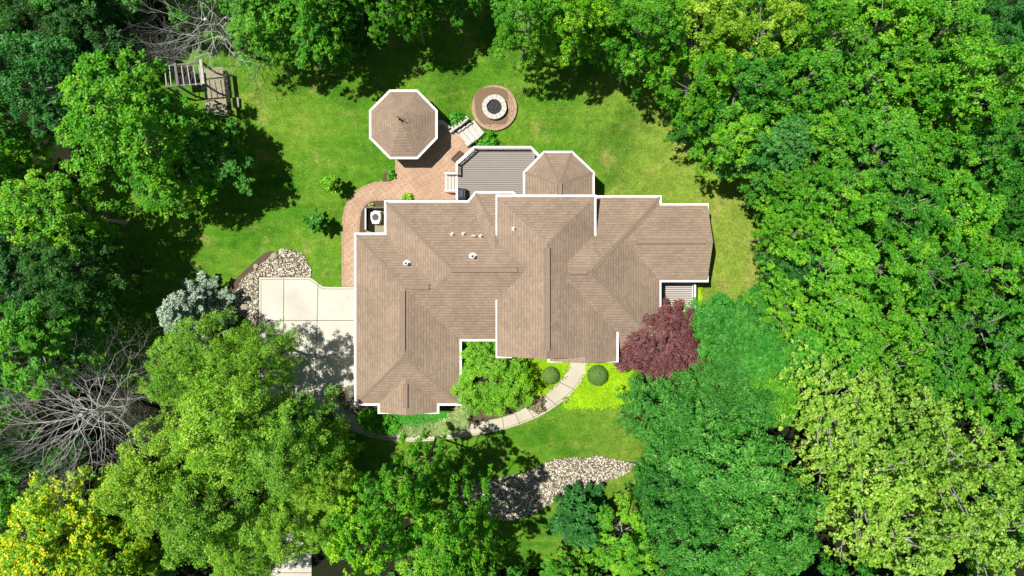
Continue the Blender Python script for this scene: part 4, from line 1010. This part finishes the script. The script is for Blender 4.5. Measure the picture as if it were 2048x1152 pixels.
# ================================================================== WOODS
T = [
 # top left
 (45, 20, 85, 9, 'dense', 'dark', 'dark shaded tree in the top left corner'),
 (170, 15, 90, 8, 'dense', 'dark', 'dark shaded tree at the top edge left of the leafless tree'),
 (55, 145, 100, 13, 'maple', 'teal', 'blue green tree at the left edge above the yellow green maple'),
 (238, 238, 134, 15, 'maple', 'yellow', 'large yellow green maple left of the play frame'),
 (398, 300, 92, 8, 'maple', 'mid', 'dark green tree below the play frame shading the lawn'),
 (330, 355, 75, 9, 'maple', 'bright', 'bright green tree at the lower tip of the left maple'),
 (20, 320, 62, 10, 'broad', 'yellow', 'small yellow tipped tree at the left edge below the blue green tree'),
 (90, 420, 100, 13, 'maple', 'bright', 'tree with a bright green top at the left edge mid height'),
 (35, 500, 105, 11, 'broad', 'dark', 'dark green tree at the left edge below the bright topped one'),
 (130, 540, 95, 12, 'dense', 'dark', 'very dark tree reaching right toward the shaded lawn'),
 (95, 640, 90, 10, 'maple', 'mid', 'mid green tree left of the blue spruce shade'),
 (60, 700, 95, 12, 'broad', 'bright', 'yellow flecked tree above the big leafless tree'),
 (530, 22, 85, 10, 'maple', 'bright', 'bright green tree behind the leafless tree at the top edge'),
 (640, 42, 75, 10, 'maple', 'mid', 'mid green tree at the top edge right of the play frame'),
 (640, 20, 70, 12, 'broad', 'bright', 'tree with yellowish tips at the top edge left of centre'),
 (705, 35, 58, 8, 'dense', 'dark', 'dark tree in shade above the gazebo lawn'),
 (775, -8, 60, 11, 'maple', 'bright', 'light green tree at the top edge above the gazebo'),
 (822, 12, 42, 10, 'maple', 'bright', 'narrow light green tree hanging over the shade above the gazebo'),
 (872, -35, 45, 9, 'broad', 'mid', 'small tree at the top edge above the fire pit'),
 # top centre / right
 (1055, 0, 80, 14, 'maple', 'bright', 'vivid green maple at the top edge right of the fire pit shade'),
 (1150, 12, 80, 13, 'maple', 'yellow', 'vivid yellow green maple in the top middle of the wood'),
 (1218, 8, 70, 12, 'dense', 'mid', 'dark gap tree between the top maples'),
 (1310, 48, 86, 15, 'maple', 'bright', 'light green maple with a rounded crown above the shaded lawn'),
 (1275, 98, 38, 10, 'maple', 'mid', 'low mid green tree over the shaded lawn edge'),
 (1420, 55, 95, 15, 'broad', 'fine', 'pale yellowish tree in the top right wood'),
 (1540, 60, 90, 16, 'broad', 'fine', 'pale tree with visible twigs at the top right'),
 (1650, 60, 100, 14, 'lace', 'yellow', 'yellow green twiggy tree at the top edge of the right wood'),
 (1780, 40, 100, 15, 'broad', 'yellow', 'yellowish tree with bare white limbs at the top right'),
 (1900, 60, 100, 15, 'maple', 'bright', 'bright green maple near the top right corner'),
 (2020, 50, 85, 13, 'dense', 'teal', 'dark bluish tree in the top right corner'),
 (1412, 142, 80, 14, 'maple', 'yellow', 'yellow green maple standing at the lawn edge top right'),
 (1480, 262, 76, 12, 'maple', 'bright', 'bright green maple projecting over the lawn edge'),
 (1400, 232, 50, 9, 'maple', 'mid', 'lower tree beneath the lawn edge maples'),
 (1500, 170, 90, 14, 'maple', 'mid', 'mid green maple behind the lawn edge maples'),
 (1620, 160, 95, 15, 'maple', 'bright', 'round topped green maple in the upper right wood'),
 (1740, 150, 95, 14, 'lace', 'bright', 'open green tree with a long white dead limb'),
 (1860, 175, 85, 15, 'maple', 'bright', 'green maple left of the smooth topped one'),
 (1960, 160, 105, 16, 'maple', 'bright', 'smooth topped maple near the right edge high up'),
 (1565, 290, 88, 14, 'maple', 'teal', 'cool green maple in the upper wood beside the bright ones'),
 (1640, 270, 90, 15, 'maple', 'bright', 'green maple between the cool green and the broad maple'),
 (1760, 300, 120, 15, 'maple', 'mid', 'broad even crowned maple right of centre in the upper wood'),
 (1900, 300, 85, 13, 'maple', 'bright', 'maple right of the broad even crowned one'),
 (2010, 290, 85, 15, 'maple', 'mid', 'maple cut by the right edge in the upper wood'),
 (1565, 362, 60, 12, 'maple', 'bright', 'yellowish green tree at the lawn edge right of the sunroom'),
 (1630, 390, 80, 13, 'broad', 'mid', 'mid green tree behind the lawn edge tree'),
 (1700, 415, 95, 14, 'broad', 'bright', 'bright tree in the middle of the right wood'),
 (1820, 420, 95, 14, 'broad', 'mid', 'mid green tree in the right wood below the broad maple'),
 (1930, 420, 90, 15, 'broad', 'bright', 'bright clumped tree near the right edge mid height'),
 (2030, 420, 70, 14, 'maple', 'mid', 'half cut tree at the right edge mid height'),
 (1605, 462, 56, 12, 'maple', 'bright', 'bright small crown at the lawn edge level with the right gable'),
 (1600, 528, 46, 9, 'dense', 'teal', 'blue green low tree at the lawn edge right of the house'),
 (1670, 520, 90, 14, 'broad', 'bright', 'bright tree inland of the blue green low tree'),
 (1790, 530, 90, 14, 'broad', 'bright', 'leafy bright tree deep in the right wood'),
 (1890, 540, 80, 13, 'broad', 'mid', 'tree beside the dark gap in the right wood'),
 (2010, 540, 80, 14, 'broad', 'bright', 'bright tree at the right edge beside the dark gap'),
 (1690, 610, 85, 13, 'broad', 'bright', 'bright tree above the fallen white branch'),
 (1800, 630, 80, 12, 'broad', 'yellow', 'yellow tinged tree right of the fallen white branch'),
 (1580, 625, 60, 10, 'broad', 'bright', 'small yellowish crown touching the ferny tree'),
 (1505, 680, 100, 9, 'fern', 'fern', 'soft ferny bright green tree between lawn and the right wood'),
 (1610, 720, 75, 9, 'fern', 'fern', 'second ferny green crown right of the soft ferny tree'),
 (1700, 700, 80, 12, 'broad', 'bright', 'green tree below the fallen white branch'),
 (1800, 720, 85, 12, 'lace', 'bright', 'open green tree above the large pale lacy trees'),
 (1900, 690, 75, 10, 'lace', 'mid', 'thin mid green tree at the lower end of the dark gap'),
 (2000, 660, 85, 13, 'broad', 'mid', 'mid green tree at the right edge below the dark gap'),
 (1930, 770, 75, 10, 'broad', 'mid', 'deep green tree above the pale lacy tree at the right'),
 (2020, 780, 80, 12, 'broad', 'bright', 'green tree at the right edge above the lacy trees'),
 (1560, 790, 60, 8, 'fern', 'bright', 'yellow green low crown left of the pale lacy trees'),
 # lower right
 (1690, 820, 120, 14, 'lace', 'lace', 'pale yellow lacy tree nearest the ferny tree'),
 (1830, 870, 120, 15, 'lace', 'lace', 'pale yellow lacy tree in the middle of the lower right'),
 (1750, 960, 125, 15, 'lace', 'lace', 'pale yellow lacy tree right of the glossy green canopy'),
 (1940, 950, 115, 15, 'lace', 'lace', 'pale yellow lacy tree at the lower right edge'),
 (1830, 1075, 125, 14, 'lace', 'lace', 'pale yellow lacy tree at the bottom edge'),
 (1990, 1080, 110, 14, 'lace', 'lace', 'pale yellow lacy tree in the bottom right corner'),
 (1362, 842, 94, 11, 'dense', 'glossy', 'glossy green crown just below the purple tree'),
 (1458, 940, 144, 14, 'dense', 'glossy', 'largest glossy green canopy at the lower right of the lawn'),
 (1372, 985, 82, 12, 'dense', 'glossy', 'glossy green crown right of the stream bed tip'),
 (1540, 1060, 130, 14, 'dense', 'glossy', 'glossy green crown at the bottom beside the lacy trees'),
 (1400, 1090, 110, 13, 'dense', 'glossy', 'glossy green crown at the bottom edge right of the conifer'),
 (1490, 810, 85, 10, 'dense', 'glossy', 'glossy green crown under the ferny tree'),
 # bottom middle
 (1255, 1090, 72, 9, 'maple', 'bright', 'bright green tree between the conifer and glossy canopy'),
 (1140, 1172, 58, 8, 'maple', 'bright', 'bright green tree at the bottom edge below the conifer'),
 (790, 1000, 80, 16, 'tall', 'bright', 'tall spiky green tree at the left end of the stream bed'),
 (900, 1045, 80, 17, 'tall', 'bright', 'spiky green tree touching the shaded stones'),
 (730, 1080, 90, 14, 'tall', 'yellow', 'yellow tipped spiky tree at the bottom edge'),
 (880, 1140, 90, 12, 'maple', 'bright', 'green tree at the bottom edge under the stream bed'),
 (835, 955, 62, 16, 'tall', 'bright', 'narrow spiky tree just below the curved front path'),
 # bottom left
 (370, 740, 95, 11, 'fine', 'fine', 'fine leaved tree directly below the blue spruce'),
 (498, 724, 82, 12, 'fine', 'fine', 'fine leaved tree beside the driveway edge'),
 (450, 860, 130, 13, 'fine', 'fine', 'fine leaved tree in the middle of the lower left group'),
 (570, 900, 110, 12, 'fine', 'fine', 'fine leaved tree below the driveway'),
 (300, 970, 120, 13, 'fine', 'fine', 'fine leaved tree right of the big leafless tree'),
 (408, 1030, 120, 13, 'fine', 'fine', 'fine leaved tree at the bottom edge left of the drive strip'),
 (640, 965, 80, 10, 'fine', 'fine', 'fine leaved tree between the driveway and spiky trees'),
 (565, 1050, 80, 10, 'fine', 'fine', 'fine leaved tree hanging over the drive strip near the bottom edge'),
 (955, 1105, 62, 14, 'tall', 'bright', 'spiky green tree below the left end of the stone bed'),
 (480, 1115, 82, 10, 'fine', 'fine', 'low fine leaved tree just left of the drive strip at the bottom edge'),
 (655, 1060, 62, 9, 'fine', 'fine', 'fine leaved tree just right of the drive strip at the bottom edge'),
 (1438, 772, 55, 8, 'dense', 'glossy', 'small glossy green crown between the purple tree and the ferny tree'),
 (600, 850, 48, 7, 'fine', 'dark', 'fine leaved tree with leaves coloured dark as shade at the driveway end'),  # dark leaf colour stands in for shade on this crown
 (100, 1078, 122, 12, 'bloom', 'flower', 'yellow flowering tree in the bottom left corner'),
 (235, 1120, 80, 11, 'bloom', 'flower', 'smaller yellow flowering crown at the bottom edge'),
 (20, 980, 75, 10, 'maple', 'bright', 'plain green tree at the left edge below the leafless tree'),
 (110, 925, 45, 7, 'dense', 'teal', 'small bluish green tree under the leafless branches'),
 (640, 915, 60, 9, 'fine', 'mid', 'low fine leaved tree below the bend of the front path'),
]
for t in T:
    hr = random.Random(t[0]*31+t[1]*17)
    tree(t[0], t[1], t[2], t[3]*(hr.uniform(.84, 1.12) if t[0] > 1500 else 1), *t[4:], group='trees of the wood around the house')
# trees standing just beyond the picture, whose shade reaches into it
OUT = [(100, -110, 110, 13), (300, -130, 120, 13), (480, -100, 110, 12), (640, -110, 110, 13), (790, -110, 100, 13), (930, -110, 95, 12), (1060, -120, 110, 13), (1220, -110, 110, 14), (1400, -120, 110, 14), (1600, -110, 110, 14), (1800, -110, 110, 14), (2000, -110, 110, 14),
       (2160, 60, 110, 14), (2160, 250, 110, 14), (2160, 450, 110, 14), (2160, 650, 110, 14), (2160, 850, 110, 14), (2160, 1050, 110, 14), (-110, 100, 120, 14), (-110, 300, 120, 14), (-110, 500, 120, 14), (-110, 720, 110, 13), (-120, 920, 110, 13), (-90, 1150, 110, 13),
       (200, 1270, 110, 13), (800, 1270, 110, 13), (1000, 1260, 90, 10), (1200, 1270, 100, 12), (1400, 1270, 110, 13), (1600, 1270, 110, 14), (1800, 1280, 110, 14), (2000, 1280, 110, 14)]
for x, y, r, h in OUT: tree(x, y, r, h, 'maple', 'mid', 'green woodland tree standing beyond the edge of the picture', group='woodland trees beyond the picture')
